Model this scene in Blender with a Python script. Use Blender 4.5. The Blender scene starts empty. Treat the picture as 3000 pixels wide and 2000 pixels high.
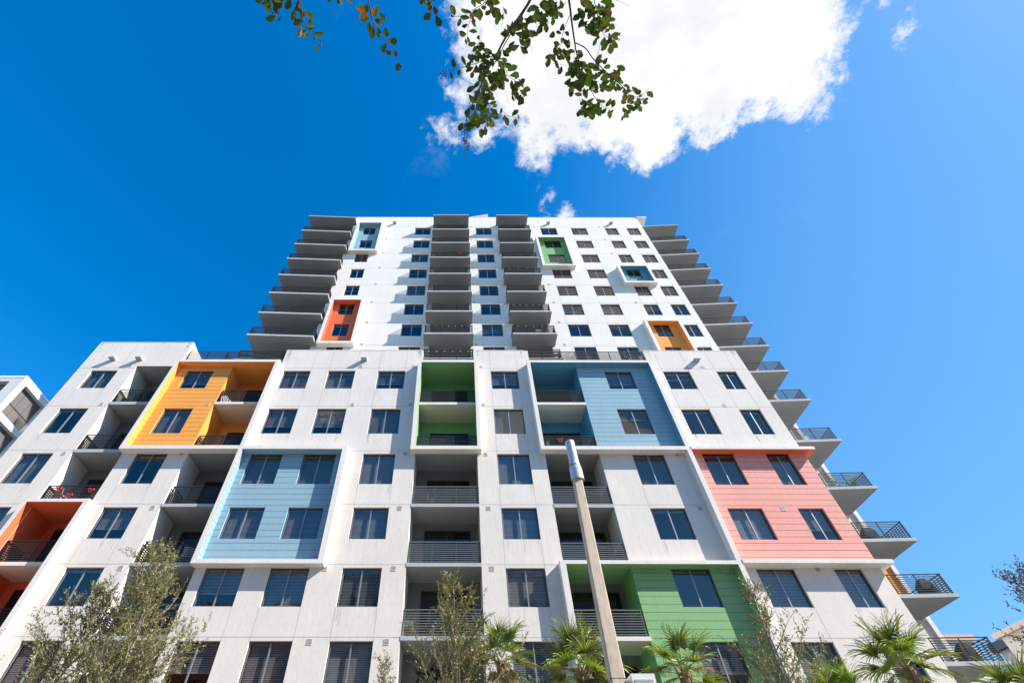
import bpy, math, random
from mathutils import Vector, Matrix
R = math.radians
random.seed(7)
scene = bpy.context.scene
COL = scene.collection

# ------------------------------------------------------------------ materials
def new_mat(name):
    m = bpy.data.materials.new(name); m.use_nodes = True
    nt = m.node_tree
    b = nt.nodes['Principled BSDF']
    return m, nt, b

def N(nt, typ, **kw):
    n = nt.nodes.new(typ)
    for k, v in kw.items():
        setattr(n, k, v)
    return n

def mapped(nt, scale=(1, 1, 1)):
    g = N(nt, 'ShaderNodeNewGeometry')
    m = N(nt, 'ShaderNodeMapping'); m.inputs['Scale'].default_value = scale
    nt.links.new(g.outputs['Position'], m.inputs['Vector'])
    return m.outputs['Vector']

def noise(nt, vec, scale, detail=4, rough=.55):
    n = N(nt, 'ShaderNodeTexNoise')
    n.inputs['Scale'].default_value = scale; n.inputs['Detail'].default_value = detail; n.inputs['Roughness'].default_value = rough
    if vec is not None: nt.links.new(vec, n.inputs['Vector'])
    return n.outputs['Fac']

def ramp(nt, fac, stops, interp='LINEAR'):
    r = N(nt, 'ShaderNodeValToRGB'); r.color_ramp.interpolation = interp
    e = r.color_ramp.elements
    while len(e) < len(stops): e.new(.5)
    for el, (p, c) in zip(e, stops):
        el.position = p; el.color = c if len(c) == 4 else (*c, 1)
    nt.links.new(fac, r.inputs['Fac'])
    return r.outputs['Color']

def mulc(nt, a, b):
    m = N(nt, 'ShaderNodeMix', data_type='RGBA', blend_type='MULTIPLY'); m.inputs[0].default_value = 1
    for s, i in ((a, 6), (b, 7)):
        if isinstance(s, tuple): m.inputs[i].default_value = (*s, 1)
        else: nt.links.new(s, m.inputs[i])
    return m.outputs[2]

def bump(nt, b, h, strength, dist=.02):
    n = N(nt, 'ShaderNodeBump'); n.inputs['Strength'].default_value = strength; n.inputs['Distance'].default_value = dist
    nt.links.new(h, n.inputs['Height']); nt.links.new(n.outputs['Normal'], b.inputs['Normal'])

def mk_stucco(name, col, var=.10, streak=.10, rough=.9, bs=.34):
    m, nt, b = new_mat(name)
    v = mapped(nt)
    big = ramp(nt, noise(nt, v, .55, 5, .6), [(.3, (1 - var,) * 3), (.7, (1, 1, 1))])
    st = ramp(nt, noise(nt, mapped(nt, (7, 7, .55)), 1.0, 6, .7), [(.30, (1 - streak * 1.3, 1 - streak * 1.35, 1 - streak * 1.5)), (.55, (1, 1, 1))])
    fine = ramp(nt, noise(nt, mapped(nt, (1, 1, .30)), 13, 5, .75), [(.34, (1 - streak * 1.7,) * 3), (.50, (1, 1, 1))])
    c = mulc(nt, mulc(nt, mulc(nt, big, st), fine), tuple(col))
    nt.links.new(c, b.inputs['Base Color'])
    b.inputs['Roughness'].default_value = rough
    b.inputs['Specular IOR Level'].default_value = .2
    bump(nt, b, noise(nt, mapped(nt, (1, 1, .35)), 11, 8, .75), bs, .02)
    return m

def mk_plain(name, col, rough=.5, metal=0, var=.08, scale=3, spec=.4):
    m, nt, b = new_mat(name)
    v = mapped(nt)
    c = mulc(nt, ramp(nt, noise(nt, v, scale, 5, .6), [(.3, (1 - var,) * 3), (.7, (1, 1, 1))]), tuple(col))
    nt.links.new(c, b.inputs['Base Color'])
    b.inputs['Roughness'].default_value = rough; b.inputs['Metallic'].default_value = metal
    b.inputs['Specular IOR Level'].default_value = spec
    return m

def mk_glass(name, tint, add=.05):
    m, nt, b = new_mat(name)
    nt.nodes.remove(b)
    out = nt.nodes['Material Output']
    tr = N(nt, 'ShaderNodeBsdfTransparent'); tr.inputs[0].default_value = (*tint, 1)
    gl = N(nt, 'ShaderNodeBsdfGlossy'); gl.inputs['Roughness'].default_value = .02; gl.inputs[0].default_value = (.80, .76, .72, 1)
    g = N(nt, 'ShaderNodeNewGeometry'); dt = N(nt, 'ShaderNodeVectorMath', operation='DOT_PRODUCT')
    nt.links.new(g.outputs['True Normal'], dt.inputs[0]); nt.links.new(g.outputs['Incoming'], dt.inputs[1])
    def mth(op, a, b=None):
        n = N(nt, 'ShaderNodeMath', operation=op)
        for i, q in enumerate((a, b)):
            if q is None: continue
            if isinstance(q, (int, float)): n.inputs[i].default_value = q
            else: nt.links.new(q, n.inputs[i])
        return n.outputs[0]
    p5 = mth('POWER', mth('SUBTRACT', 1.0, mth('ABSOLUTE', dt.outputs['Value'])), 5.0)
    ad = N(nt, 'ShaderNodeMath', operation='MULTIPLY_ADD'); nt.links.new(p5, ad.inputs[0]); ad.inputs[1].default_value = 1 - add; ad.inputs[2].default_value = add
    # panes are never perfectly flat: a slow waviness in the reflection
    bp = N(nt, 'ShaderNodeBump'); bp.inputs['Strength'].default_value = .14; bp.inputs['Distance'].default_value = .06
    nt.links.new(noise(nt, mapped(nt), .8, 3), bp.inputs['Height']); nt.links.new(bp.outputs[0], gl.inputs['Normal'])
    mx = N(nt, 'ShaderNodeMixShader')
    nt.links.new(ad.outputs[0], mx.inputs[0]); nt.links.new(tr.outputs[0], mx.inputs[1]); nt.links.new(gl.outputs[0], mx.inputs[2])
    nt.links.new(mx.outputs[0], out.inputs[0])
    return m

def mk_leaf(name, stops, trans=.25, rough=.45, spec=.4, back=None):
    m, nt, b = new_mat(name)
    g = N(nt, 'ShaderNodeNewGeometry')
    c = ramp(nt, g.outputs['Random Per Island'], stops)
    vv = ramp(nt, noise(nt, mapped(nt), 1.7, 3), [(.3, (.72, .72, .72)), (.7, (1.1, 1.1, 1.1))])
    c = mulc(nt, c, vv)
    nt.links.new(c, b.inputs['Base Color'])
    b.inputs['Roughness'].default_value = rough; b.inputs['Specular IOR Level'].default_value = spec
    t = N(nt, 'ShaderNodeBsdfTranslucent')
    tc = mulc(nt, c, (1.2, 1.25, .6)); nt.links.new(tc, t.inputs[0])
    mx = N(nt, 'ShaderNodeMixShader'); mx.inputs[0].default_value = trans
    nt.links.new(b.outputs[0], mx.inputs[1]); nt.links.new(t.outputs[0], mx.inputs[2])
    nt.links.new(mx.outputs[0], nt.nodes['Material Output'].inputs[0])
    return m

M = {}
M['white'] = mk_stucco('white_stucco', (.745, .70, .64), .08, .055)
M['white_far'] = mk_stucco('white_stucco_upper', (.76, .73, .685), .06, .045)
M['trim'] = mk_stucco('white_trim', (.78, .745, .695), .08, .055)
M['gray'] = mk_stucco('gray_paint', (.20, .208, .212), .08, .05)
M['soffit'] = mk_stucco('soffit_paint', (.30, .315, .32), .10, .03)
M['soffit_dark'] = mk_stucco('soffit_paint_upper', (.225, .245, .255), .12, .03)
M['cream'] = mk_stucco('cream_soffit', (.66, .62, .54), .06, .03)
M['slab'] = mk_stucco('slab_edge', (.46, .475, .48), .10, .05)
M['slab_dark'] = mk_stucco('slab_edge_dark', (.36, .37, .37), .10, .05)  # darker edge colour for the top canopies
M['blue'] = mk_stucco('blue_paint', (.27, .435, .525), .06, .05, .75, .25)
M['teal'] = mk_stucco('deep_blue_paint', (.11, .33, .46), .06, .05, .75, .25)
M['green'] = mk_stucco('green_paint', (.235, .45, .20), .06, .05, .75, .25)
M['orange'] = mk_stucco('orange_paint', (.88, .38, .08), .06, .05, .75, .25)
M['coral'] = mk_stucco('coral_paint', (.82, .37, .31), .07, .06, .75, .25)
M['red'] = mk_stucco('red_orange_paint', (.74, .16, .065), .06, .05, .75, .25)
M['joint'] = mk_plain('joint_shadow_gap', (.16, .15, .14), .9)
M['joint_soft'] = mk_plain('stucco_control_joint', (.46, .44, .41), .9)
M['frame'] = mk_plain('window_aluminium', (.115, .125, .135), .42, .3)
M['mullion'] = mk_plain('window_mullion', (.34, .36, .38), .35, .5)
M['rail'] = mk_plain('rail_paint', (.040, .044, .048), .7, 0, .08, 3, .15)
M['rail_light'] = mk_plain('rail_paint_sunlit', (.15, .165, .17), .65, 0, .08, 3, .2)  # paler copy of the rail paint, sunlight put into the colour
M['dark'] = mk_plain('dim_interior', (.018, .02, .024), .9)
M['door'] = mk_plain('door_frame', (.03, .032, .035), .4, .2)
M['blind'] = mk_plain('blind_slats', (.42, .41, .40), .6)
M['curtain'] = mk_plain('vertical_blind', (.17, .17, .165), .8)
M['glass'] = mk_glass('window_glass', (.86, .87, .87), .075)
M['glass_dark'] = mk_glass('door_glass', (.6, .62, .64), .04)
M['vent'] = mk_plain('vent_metal', (.60, .57, .53), .6)
M['vent_dark'] = mk_plain('vent_gap', (.06, .05, .045), .9)
M['lamp'] = mk_plain('lamp_housing', (.74, .74, .72), .4)
M['lens'] = mk_plain('lamp_lens', (.35, .36, .36), .25)
M['concrete'] = mk_stucco('pole_concrete', (.66, .56, .44), .22, .16, .9, .6)
M['can'] = mk_plain('canister_paint', (.56, .60, .63), .32, .35, .10, 6, .5)
M['can_in'] = mk_plain('canister_inside', (.20, .09, .08), .7)
M['cabinet'] = mk_plain('cabinet_paint', (.72, .73, .74), .4)
M['sticker'] = mk_plain('sticker_gray', (.62, .66, .64), .5)
M['wood'] = mk_plain('stool_wood', (.55, .25, .07), .5)
M['fabric_white'] = mk_plain('fabric_white', (.78, .76, .72), .9)
M['fabric_pink'] = mk_plain('fabric_pink', (.70, .42, .34), .9)
M['fabric_black'] = mk_plain('fabric_black', (.025, .025, .03), .9)
M['ribbon'] = mk_plain('ribbon_red', (.75, .04, .05), .55)
M['plastic_dark'] = mk_plain('patio_dark', (.035, .036, .04), .8, 0, .08, 3, .1)
M['plastic_red'] = mk_plain('patio_red', (.60, .10, .05), .5)
M['orange_cloth'] = mk_plain('patio_orange', (.55, .16, .06), .7)
M['pot'] = mk_plain('pot_clay', (.22, .24, .23), .7)
M['bark'] = mk_stucco('oak_bark', (.36, .31, .25), .3, .2, .95, .8)
M['bark_dark'] = mk_stucco('myrtle_bark', (.12, .085, .06), .3, .2, .9, .5)
M['oakleaf'] = mk_leaf('oak_leaf', [(0, (.085, .115, .022)), (.3, (.19, .20, .05)), (.55, (.28, .26, .095)), (.75, (.15, .185, .04)), (.9, (.33, .24, .12)), (1, (.44, .42, .24))], .22, .38, .5)
M['oakleaf_dark'] = mk_leaf('oak_leaf_reddish', [(0, (.06, .05, .028)), (.5, (.10, .075, .04)), (.8, (.15, .08, .05)), (1, (.08, .09, .05))], .2)
M['palm'] = mk_leaf('palm_leaf', [(0, (.07, .11, .018)), (.35, (.13, .18, .03)), (.7, (.22, .26, .055)), (1, (.38, .38, .16))], .33, .36, .5)
M['palm_bright'] = mk_leaf('palm_leaf_young', [(0, (.15, .25, .02)), (.5, (.22, .32, .03)), (1, (.34, .40, .06))], .38, .36, .5)
M['palm_dry'] = mk_leaf('palm_leaf_dry', [(0, (.36, .25, .12)), (.5, (.46, .35, .19)), (1, (.30, .19, .10))], .25, .8, .2)
M['inflor'] = mk_leaf('palm_flower', [(0, (.42, .26, .15)), (.5, (.52, .36, .22)), (1, (.34, .20, .12))], .2, .9, .1)
M['petiole'] = mk_plain('palm_petiole', (.30, .34, .09), .5)
M['palm_bark'] = mk_stucco('palm_bark', (.36, .23, .15), .35, .3, .95, .9)
M['myrtle'] = mk_leaf('myrtle_leaf', [(0, (.034, .066, .012)), (.45, (.058, .102, .018)), (.84, (.062, .082, .022)), (.94, (.075, .066, .022)), (.985, (.14, .06, .02)), (1, (.06, .09, .018))], .32, .5, .25)
M['myrtle_yellow'] = mk_leaf('myrtle_leaf_turning', [(0, (.26, .10, .012)), (1, (.26, .15, .02))], .3, .5, .25)
M['berry'] = mk_plain('berry', (.02, .015, .02), .45)
M['plantleaf'] = mk_leaf('potted_leaf', [(0, (.08, .17, .03)), (1, (.2, .32, .06))], .25)
M['plantdry'] = mk_leaf('potted_dry', [(0, (.09, .06, .05)), (1, (.17, .12, .09))], .2)
M['plantpale'] = mk_leaf('potted_pale', [(0, (.35, .40, .28)), (1, (.55, .56, .46))], .2)
M['flower'] = mk_plain('flower_yellow', (.8, .6, .05), .7)
M['farwhite'] = mk_stucco('neighbour_white', (.78, .77, .75), .04, .03)
M['fargray'] = mk_stucco('neighbour_gray', (.60, .60, .62), .05, .03)
M['screen'] = mk_plain('screened_opening', (.15, .14, .135), .75, 0, .25, .6)
M['screenbar'] = mk_plain('screen_bar', (.10, .095, .09), .6)
M['beige'] = mk_stucco('beige_stucco', (.70, .64, .58), .06, .04)
M['beige_dark'] = mk_stucco('beige_cornice', (.66, .57, .51), .06, .04)
M['slate'] = mk_plain('slate_roof', (.10, .11, .125), .7, 0, .2, 3)
M['grayblock'] = mk_stucco('gray_block', (.42, .44, .46), .06, .04)
M['peach'] = mk_stucco('peach_coping', (.66, .42, .33), .06, .04)

def mk_stain():
    m, nt2, b = new_mat('weather_stain')
    b.inputs['Base Color'].default_value = (.24, .21, .17, 1); b.inputs['Roughness'].default_value = .95
    t = N(nt2, 'ShaderNodeBsdfTransparent'); mx = N(nt2, 'ShaderNodeMixShader')
    r = N(nt2, 'ShaderNodeMapRange'); r.inputs['From Min'].default_value = .35; r.inputs['From Max'].default_value = .7; r.inputs['To Max'].default_value = .30
    nt2.links.new(noise(nt2, mapped(nt2, (1, 1, .5)), 7, 4), r.inputs['Value']); nt2.links.new(r.outputs[0], mx.inputs[0])
    nt2.links.new(t.outputs[0], mx.inputs[1]); nt2.links.new(b.outputs[0], mx.inputs[2]); nt2.links.new(mx.outputs[0], nt2.nodes['Material Output'].inputs[0])
    return m
M['stain'] = mk_stain()

# ------------------------------------------------------------------ mesh builder
class MB:
    def __init__(s): s.v = []; s.f = []; s.m = []; s.mats = []
    def mi(s, m):
        if m not in s.mats: s.mats.append(m)
        return s.mats.index(m)
    def face(s, pts, m):
        i = len(s.v); s.v += [tuple(p) for p in pts]; s.f.append(tuple(range(i, i + len(pts)))); s.m.append(s.mi(m))
    def box(s, x0, x1, y0, y1, z0, z1, m, over=None):
        over = over or {}
        P = lambda x, y, z: (x, y, z)
        F = {'y-': [P(x0, y0, z0), P(x1, y0, z0), P(x1, y0, z1), P(x0, y0, z1)],
             'y+': [P(x1, y1, z0), P(x0, y1, z0), P(x0, y1, z1), P(x1, y1, z1)],
             'x-': [P(x0, y1, z0), P(x0, y0, z0), P(x0, y0, z1), P(x0, y1, z1)],
             'x+': [P(x1, y0, z0), P(x1, y1, z0), P(x1, y1, z1), P(x1, y0, z1)],
             'z-': [P(x0, y1, z0), P(x1, y1, z0), P(x1, y0, z0), P(x0, y0, z0)],
             'z+': [P(x0, y0, z1), P(x1, y0, z1), P(x1, y1, z1), P(x0, y1, z1)]}
        for k, q in F.items():
            mm = over.get(k, m)
            if mm is not None: s.face(q, mm)
    def obox(s, a, b, w, h, m, up=(0, 0, 1)):
        """box along a->b, w across, h along up"""
        a = Vector(a); b = Vector(b); d = (b - a).normalized(); u = Vector(up)
        r = d.cross(u)
        if r.length < 1e-5: r = d.cross(Vector((1, 0, 0)))
        r.normalize(); u = r.cross(d).normalized(); r *= w / 2; u *= h / 2
        A = [a - r - u, a + r - u, a + r + u, a - r + u]; B = [b - r - u, b + r - u, b + r + u, b - r + u]
        for k in range(4):
            j = (k + 1) % 4
            s.face([A[k], B[k], B[j], A[j]], m)
        s.face(A, m); s.face(B[::-1], m)
    def prism(s, poly, z0, z1, mside, mbot=None, mtop=None):
        n = len(poly)
        s.face([(x, y, z1) for x, y in poly], mtop or mside)
        s.face([(x, y, z0) for x, y in reversed(poly)], mbot or mside)
        for i in range(n):
            (x0, y0), (x1, y1) = poly[i], poly[(i + 1) % n]
            s.face([(x0, y0, z0), (x1, y1, z0), (x1, y1, z1), (x0, y0, z1)], mside)
    def tube(s, pts, rad, m, sides=7, cap=True):
        pts = [Vector(p) for p in pts]
        if not hasattr(rad, '__len__'): rad = [rad] * len(pts)
        prev = None; ring0 = None; k = s.mi(m)
        for i, p in enumerate(pts):
            d = (pts[min(i + 1, len(pts) - 1)] - pts[max(i - 1, 0)])
            if d.length < 1e-9: d = Vector((0, 0, 1))
            d.normalize()
            if prev is None:
                r = d.cross(Vector((0, 1, .3)))
                if r.length < 1e-3: r = d.cross(Vector((1, 0, 0)))
            else:
                r = prev - d * prev.dot(d)
                if r.length < 1e-5: r = d.cross(Vector((1, .2, 0)))
            r.normalize(); prev = r; q = d.cross(r)
            i0 = len(s.v)
            for a in range(sides):
                t = 2 * math.pi * a / sides
                s.v.append(tuple(p + (r * math.cos(t) + q * math.sin(t)) * rad[i]))
            if ring0 is not None:
                for a in range(sides):
                    b = (a + 1) % sides
                    s.f.append((ring0 + a, ring0 + b, i0 + b, i0 + a)); s.m.append(k)
            elif cap:
                s.f.append(tuple(range(i0 + sides - 1, i0 - 1, -1))); s.m.append(k)
            ring0 = i0
        if cap:
            s.f.append(tuple(range(ring0, ring0 + sides))); s.m.append(k)
    def ball(s, c, r, m, n=6):
        c = Vector(c); k = s.mi(m); i0 = len(s.v)
        for a in range(1, n):
            th = math.pi * a / n
            for b in range(n):
                ph = 2 * math.pi * b / n
                s.v.append((c.x + r * math.sin(th) * math.cos(ph), c.y + r * math.sin(th) * math.sin(ph), c.z + r * math.cos(th)))
        t = len(s.v); s.v.append((c.x, c.y, c.z + r)); s.v.append((c.x, c.y, c.z - r))
        for a in range(n - 2):
            for b in range(n):
                d = (b + 1) % n
                s.f.append((i0 + a * n + b, i0 + (a + 1) * n + b, i0 + (a + 1) * n + d, i0 + a * n + d)); s.m.append(k)
        for b in range(n):
            d = (b + 1) % n
            s.f.append((t, i0 + b, i0 + d)); s.m.append(k)
            s.f.append((t + 1, i0 + (n - 2) * n + d, i0 + (n - 2) * n + b)); s.m.append(k)
    def wall(s, x0, x1, z0, z1, y, m, holes=(), reveal=.12, jamb=None):
        """sheet facing -y with rectangular holes (x0,x1,z0,z1[,depth]) and their reveals"""
        xs = sorted({x0, x1, *[min(max(h[i], x0), x1) for h in holes for i in (0, 1)]})
        zs = sorted({z0, z1, *[min(max(h[i], z0), z1) for h in holes for i in (2, 3)]})
        for a, b in zip(xs, xs[1:]):
            run = None
            for c, d in zip(zs, zs[1:]):
                mx, mz = (a + b) / 2, (c + d) / 2
                if any(h[0] < mx < h[1] and h[2] < mz < h[3] for h in holes):
                    if run: s.face([(a, y, run[0]), (b, y, run[0]), (b, y, run[1]), (a, y, run[1])], m); run = None
                else:
                    run = (run[0], d) if run else (c, d)
            if run: s.face([(a, y, run[0]), (b, y, run[0]), (b, y, run[1]), (a, y, run[1])], m)
        for h in holes:
            dp = h[4] if len(h) > 4 else reveal
            if not dp: continue
            a, b, c, d = h[:4]; Y = y + dp; j = jamb or m
            s.face([(a, y, c), (a, Y, c), (a, Y, d), (a, y, d)][::-1], j)
            s.face([(b, Y, c), (b, y, c), (b, y, d), (b, Y, d)][::-1], j)
            s.face([(a, y, d), (b, y, d), (b, Y, d), (a, Y, d)][::-1], j)
            s.face([(a, Y, c), (b, Y, c), (b, y, c), (a, y, c)][::-1], j)
    def mesh(s, name, smooth=False):
        me = bpy.data.meshes.new(name); me.from_pydata(s.v, [], s.f)
        for m in s.mats: me.materials.append(M[m])
        me.polygons.foreach_set('material_index', s.m)
        if smooth: me.polygons.foreach_set('use_smooth', [True] * len(s.f))
        me.update()
        return me
    def build(s, name, parent=None, loc=(0, 0, 0), smooth=False):
        """one mesh object; vertex coordinates are world, loc becomes the origin"""
        l = Vector(loc)
        s.v = [(x - l.x, y - l.y, z - l.z) for x, y, z in s.v]
        return place(name, s.mesh(name, smooth), l, parent)

WORLD = {}
def place(name, data, loc, parent=None, rot=None):
    o = bpy.data.objects.new(name, data); COL.objects.link(o)
    loc = Vector(loc); WORLD[o.name] = loc
    if parent is not None:
        o.parent = parent; o.location = loc - WORLD[parent.name]
    else: o.location = loc
    if rot: o.rotation_euler = rot
    return o
def tag(o, label=None, cat=None, group=None, kind=None):
    if label: o['label'] = label
    if cat: o['category'] = cat
    if group: o['group'] = group
    if kind: o['kind'] = kind
    return o
def empty(name, loc, label=None, cat=None, group=None):
    o = place(name, None, loc); o.empty_display_size = .3
    return tag(o, label, cat, group)

# ------------------------------------------------------------------ camera, sun, sky
PITCH = math.atan(1630 / 1394)
cam = bpy.data.cameras.new('camera'); cam.sensor_width = 36; cam.lens = 1394 / 3000 * 36
cam.shift_x = 163 / 3000; cam.clip_end = 3000
camo = bpy.data.objects.new('camera', cam); COL.objects.link(camo)
camo.matrix_world = Matrix.Translation((0, 0, 1.6)) @ Matrix.Rotation(math.pi / 2 + PITCH, 4, 'X') @ Matrix.Rotation(.0018, 4, 'Z')
scene.camera = camo

SUN = Vector((2.6, -1, 2.25)).normalized()
ELEV = math.asin(SUN.z); AZ = math.atan2(SUN.x, SUN.y)
sl = bpy.data.lights.new('sun', 'SUN'); sl.energy = 5.0; sl.angle = R(.5); sl.color = (1, .93, .84)
so = bpy.data.objects.new('sun', sl); COL.objects.link(so); so.location = (60, -30, 70)
so.rotation_euler = SUN.to_track_quat('Z', 'Y').to_euler()

w = bpy.data.worlds.new('World'); scene.world = w; w.use_nodes = True
nt = w.node_tree
bg = nt.nodes['Background']
sky = N(nt, 'ShaderNodeTexSky', sky_type='NISHITA', sun_disc=False)
sky.sun_elevation = ELEV; sky.sun_rotation = AZ; sky.altitude = 0; sky.air_density = 1.0; sky.dust_density = .3; sky.ozone_density = 3.0
def vmath(op, a, b=None, c=None):
    n = N(nt, 'ShaderNodeVectorMath', operation=op)
    for i, q in enumerate((a, b, c)):
        if q is None: continue
        if isinstance(q, (tuple, list)): n.inputs[i].default_value = q
        else: nt.links.new(q, n.inputs[i])
    return n
def fmath(op, a, b=None, c=None, clamp=False):
    n = N(nt, 'ShaderNodeMath', operation=op); n.use_clamp = clamp
    for i, q in enumerate((a, b, c)):
        if q is None: continue
        if isinstance(q, (int, float)): n.inputs[i].default_value = q
        else: nt.links.new(q, n.inputs[i])
    return n.outputs[0]
tc = N(nt, 'ShaderNodeTexCoord')
sep = N(nt, 'ShaderNodeSeparateXYZ'); nt.links.new(tc.outputs['Generated'], sep.inputs[0])
zc = fmath('MAXIMUM', sep.outputs['Z'], .06)
qx = fmath('DIVIDE', sep.outputs['X'], zc); qy = fmath('DIVIDE', sep.outputs['Y'], zc)
cmb = N(nt, 'ShaderNodeCombineXYZ'); nt.links.new(qx, cmb.inputs[0]); nt.links.new(qy, cmb.inputs[1])
q = cmb.outputs[0]
# cloud banks as discs on a plane overhead: (x, y, radius, bias)
BLOBS = [(.115, .175, .115), (.12, .05, .125), (.215, .205, .125), (.315, .235, .125), (.385, .275, .105), (.475, .20, .13),
         (.575, .17, .115), (.605, .165, .10), (.30, .08, .2), (.48, .07, .16), (.575, .09, .085), (-.022, .294, .027), (.058, .312, .028),
         (.40, -.10, .25), (.15, -.09, .14), (.244, .482, .031), (.10, .285, .035), (.16, .30, .05), (.655, .21, .06), (.02, .235, .035), (.04, .10, .06), (.796, .140, .024), (.205, .44, .006), (.70, .21, .03), (.70, .275, .004), (.745, .20, .004), (.73, .08, .0), (.27, .44, .004), (.18, .37, .01),
         (.42, -.60, .20), (.20, -1.2, .10), (-.12, -1.32, .09), (-.42, -1.1, .10), (.55, -1.3, .12)]
field = None
for bx, by, br in BLOBS:
    d = vmath('DISTANCE', q, (bx, by, 0)).outputs['Value']
    f = fmath('SUBTRACT', br, d)
    field = f if field is None else fmath('SMOOTH_MAX', field, f, .02)
def nz(vec, scale, detail, rough, dist=0):
    n = N(nt, 'ShaderNodeTexNoise'); n.inputs['Scale'].default_value = scale; n.inputs['Detail'].default_value = detail
    n.inputs['Roughness'].default_value = rough; n.inputs['Distortion'].default_value = dist
    nt.links.new(vec, n.inputs['Vector']); return n.outputs['Fac']
n1 = nz(q, 9, 12, .66, .3); n2 = nz(q, 30, 9, .72, .4)
pert = fmath('ADD', fmath('MULTIPLY', fmath('SUBTRACT', n1, .5), .20), fmath('MULTIPLY', fmath('SUBTRACT', n2, .5), .11))
dens = fmath('ADD', field, pert)
mr = N(nt, 'ShaderNodeMapRange', interpolation_type='SMOOTHSTEP')
mr.inputs['From Min'].default_value = -.012; mr.inputs['From Max'].default_value = .042
nt.links.new(dens, mr.inputs['Value'])
alpha = mr.outputs[0]
# faint veils away from the bank
veil = N(nt, 'ShaderNodeMapRange', interpolation_type='SMOOTHSTEP'); veil.inputs['From Min'].default_value = .55; veil.inputs['From Max'].default_value = .85; veil.inputs['To Max'].default_value = .30
nt.links.new(nz(q, 3.2, 8, .6, 1.2), veil.inputs['Value'])
near = N(nt, 'ShaderNodeMapRange'); near.inputs['From Min'].default_value = -.28; near.inputs['From Max'].default_value = -.02
nt.links.new(field, near.inputs['Value'])
alpha = fmath('MAXIMUM', alpha, fmath('MULTIPLY', veil.outputs[0], near.outputs[0]))
shade = N(nt, 'ShaderNodeMapRange'); shade.inputs['From Min'].default_value = .38; shade.inputs['From Max'].default_value = .62
nt.links.new(nz(q, 5.5, 6, .6), shade.inputs['Value'])
ccol = N(nt, 'ShaderNodeMix', data_type='RGBA'); nt.links.new(shade.outputs[0], ccol.inputs[0])
CLOUD = 5.9
ccol.inputs[6].default_value = (.83 * CLOUD, .855 * CLOUD, .895 * CLOUD, 1); ccol.inputs[7].default_value = (1.0 * CLOUD, 1.0 * CLOUD, 1.0 * CLOUD, 1)
hs = N(nt, 'ShaderNodeHueSaturation'); hs.inputs['Saturation'].default_value = 1.42; hs.inputs['Value'].default_value = 1.48
nt.links.new(sky.outputs[0], hs.inputs['Color'])
# pale air towards the sun's side and the horizon
g1 = N(nt, 'ShaderNodeMapRange', interpolation_type='SMOOTHSTEP'); g1.inputs['From Min'].default_value = .12; g1.inputs['From Max'].default_value = 1.0; g1.inputs['To Max'].default_value = .64
nt.links.new(fmath('ADD', sep.outputs['X'], fmath('MULTIPLY', fmath('SUBTRACT', 1.0, zc), .36)), g1.inputs['Value'])
air = N(nt, 'ShaderNodeMix', data_type='RGBA'); air.inputs[7].default_value = (.215 * 5.6, .485 * 5.6, .85 * 5.6, 1)
nt.links.new(g1.outputs[0], air.inputs[0]); nt.links.new(hs.outputs[0], air.inputs[6])
mixc = N(nt, 'ShaderNodeMix', data_type='RGBA')
nt.links.new(alpha, mixc.inputs[0]); nt.links.new(air.outputs[2], mixc.inputs[6]); nt.links.new(ccol.outputs[2], mixc.inputs[7])
nt.links.new(mixc.outputs[2], bg.inputs['Color']); bg.inputs['Strength'].default_value = .095

scene.view_settings.view_transform = 'Standard'; scene.view_settings.look = 'None'
scene.view_settings.exposure = .95; scene.view_settings.gamma = 1
scene.cycles.max_bounces = 8; scene.cycles.transparent_max_bounces = 12; scene.cycles.diffuse_bounces = 4

# ------------------------------------------------------------------ setting
def mk_ground():
    m, nt2, b = new_mat('ground_mix')
    c = ramp(nt2, noise(nt2, mapped(nt2), .4, 6), [(.35, (.05, .06, .025)), (.5, (.08, .085, .045)), (.65, (.13, .12, .09))])
    nt2.links.new(c, b.inputs['Base Color']); b.inputs['Roughness'].default_value = .95
    return m
M['ground'] = mk_ground()
M['paving'] = mk_stucco('pale_paving', (.30, .285, .26), .15, .05)
M['asphalt'] = mk_plain('asphalt', (.055, .055, .058), .9, 0, .2, 8)
M['marking'] = mk_plain('road_paint', (.75, .74, .70), .7)
b = MB(); b.face([(-900, -900, 0), (900, -900, 0), (900, 900, 0), (-900, 900, 0)], 'ground'); tag(b.build('ground'), kind='structure')
b = MB(); b.box(-90, 90, -4.2, 21.4, -.2, .13, 'paving'); tag(b.build('pavement'), kind='structure')
b = MB(); b.face([(-200, -14, .004), (200, -14, .004), (200, -4.3, .004), (-200, -4.3, .004)], 'asphalt')
for i in range(-30, 30):
    b.face([(i * 6, -9.2, .008), (i * 6 + 3, -9.2, .008), (i * 6 + 3, -9.05, .008), (i * 6, -9.05, .008)], 'marking')
tag(b.build('road'), kind='structure')

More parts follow.
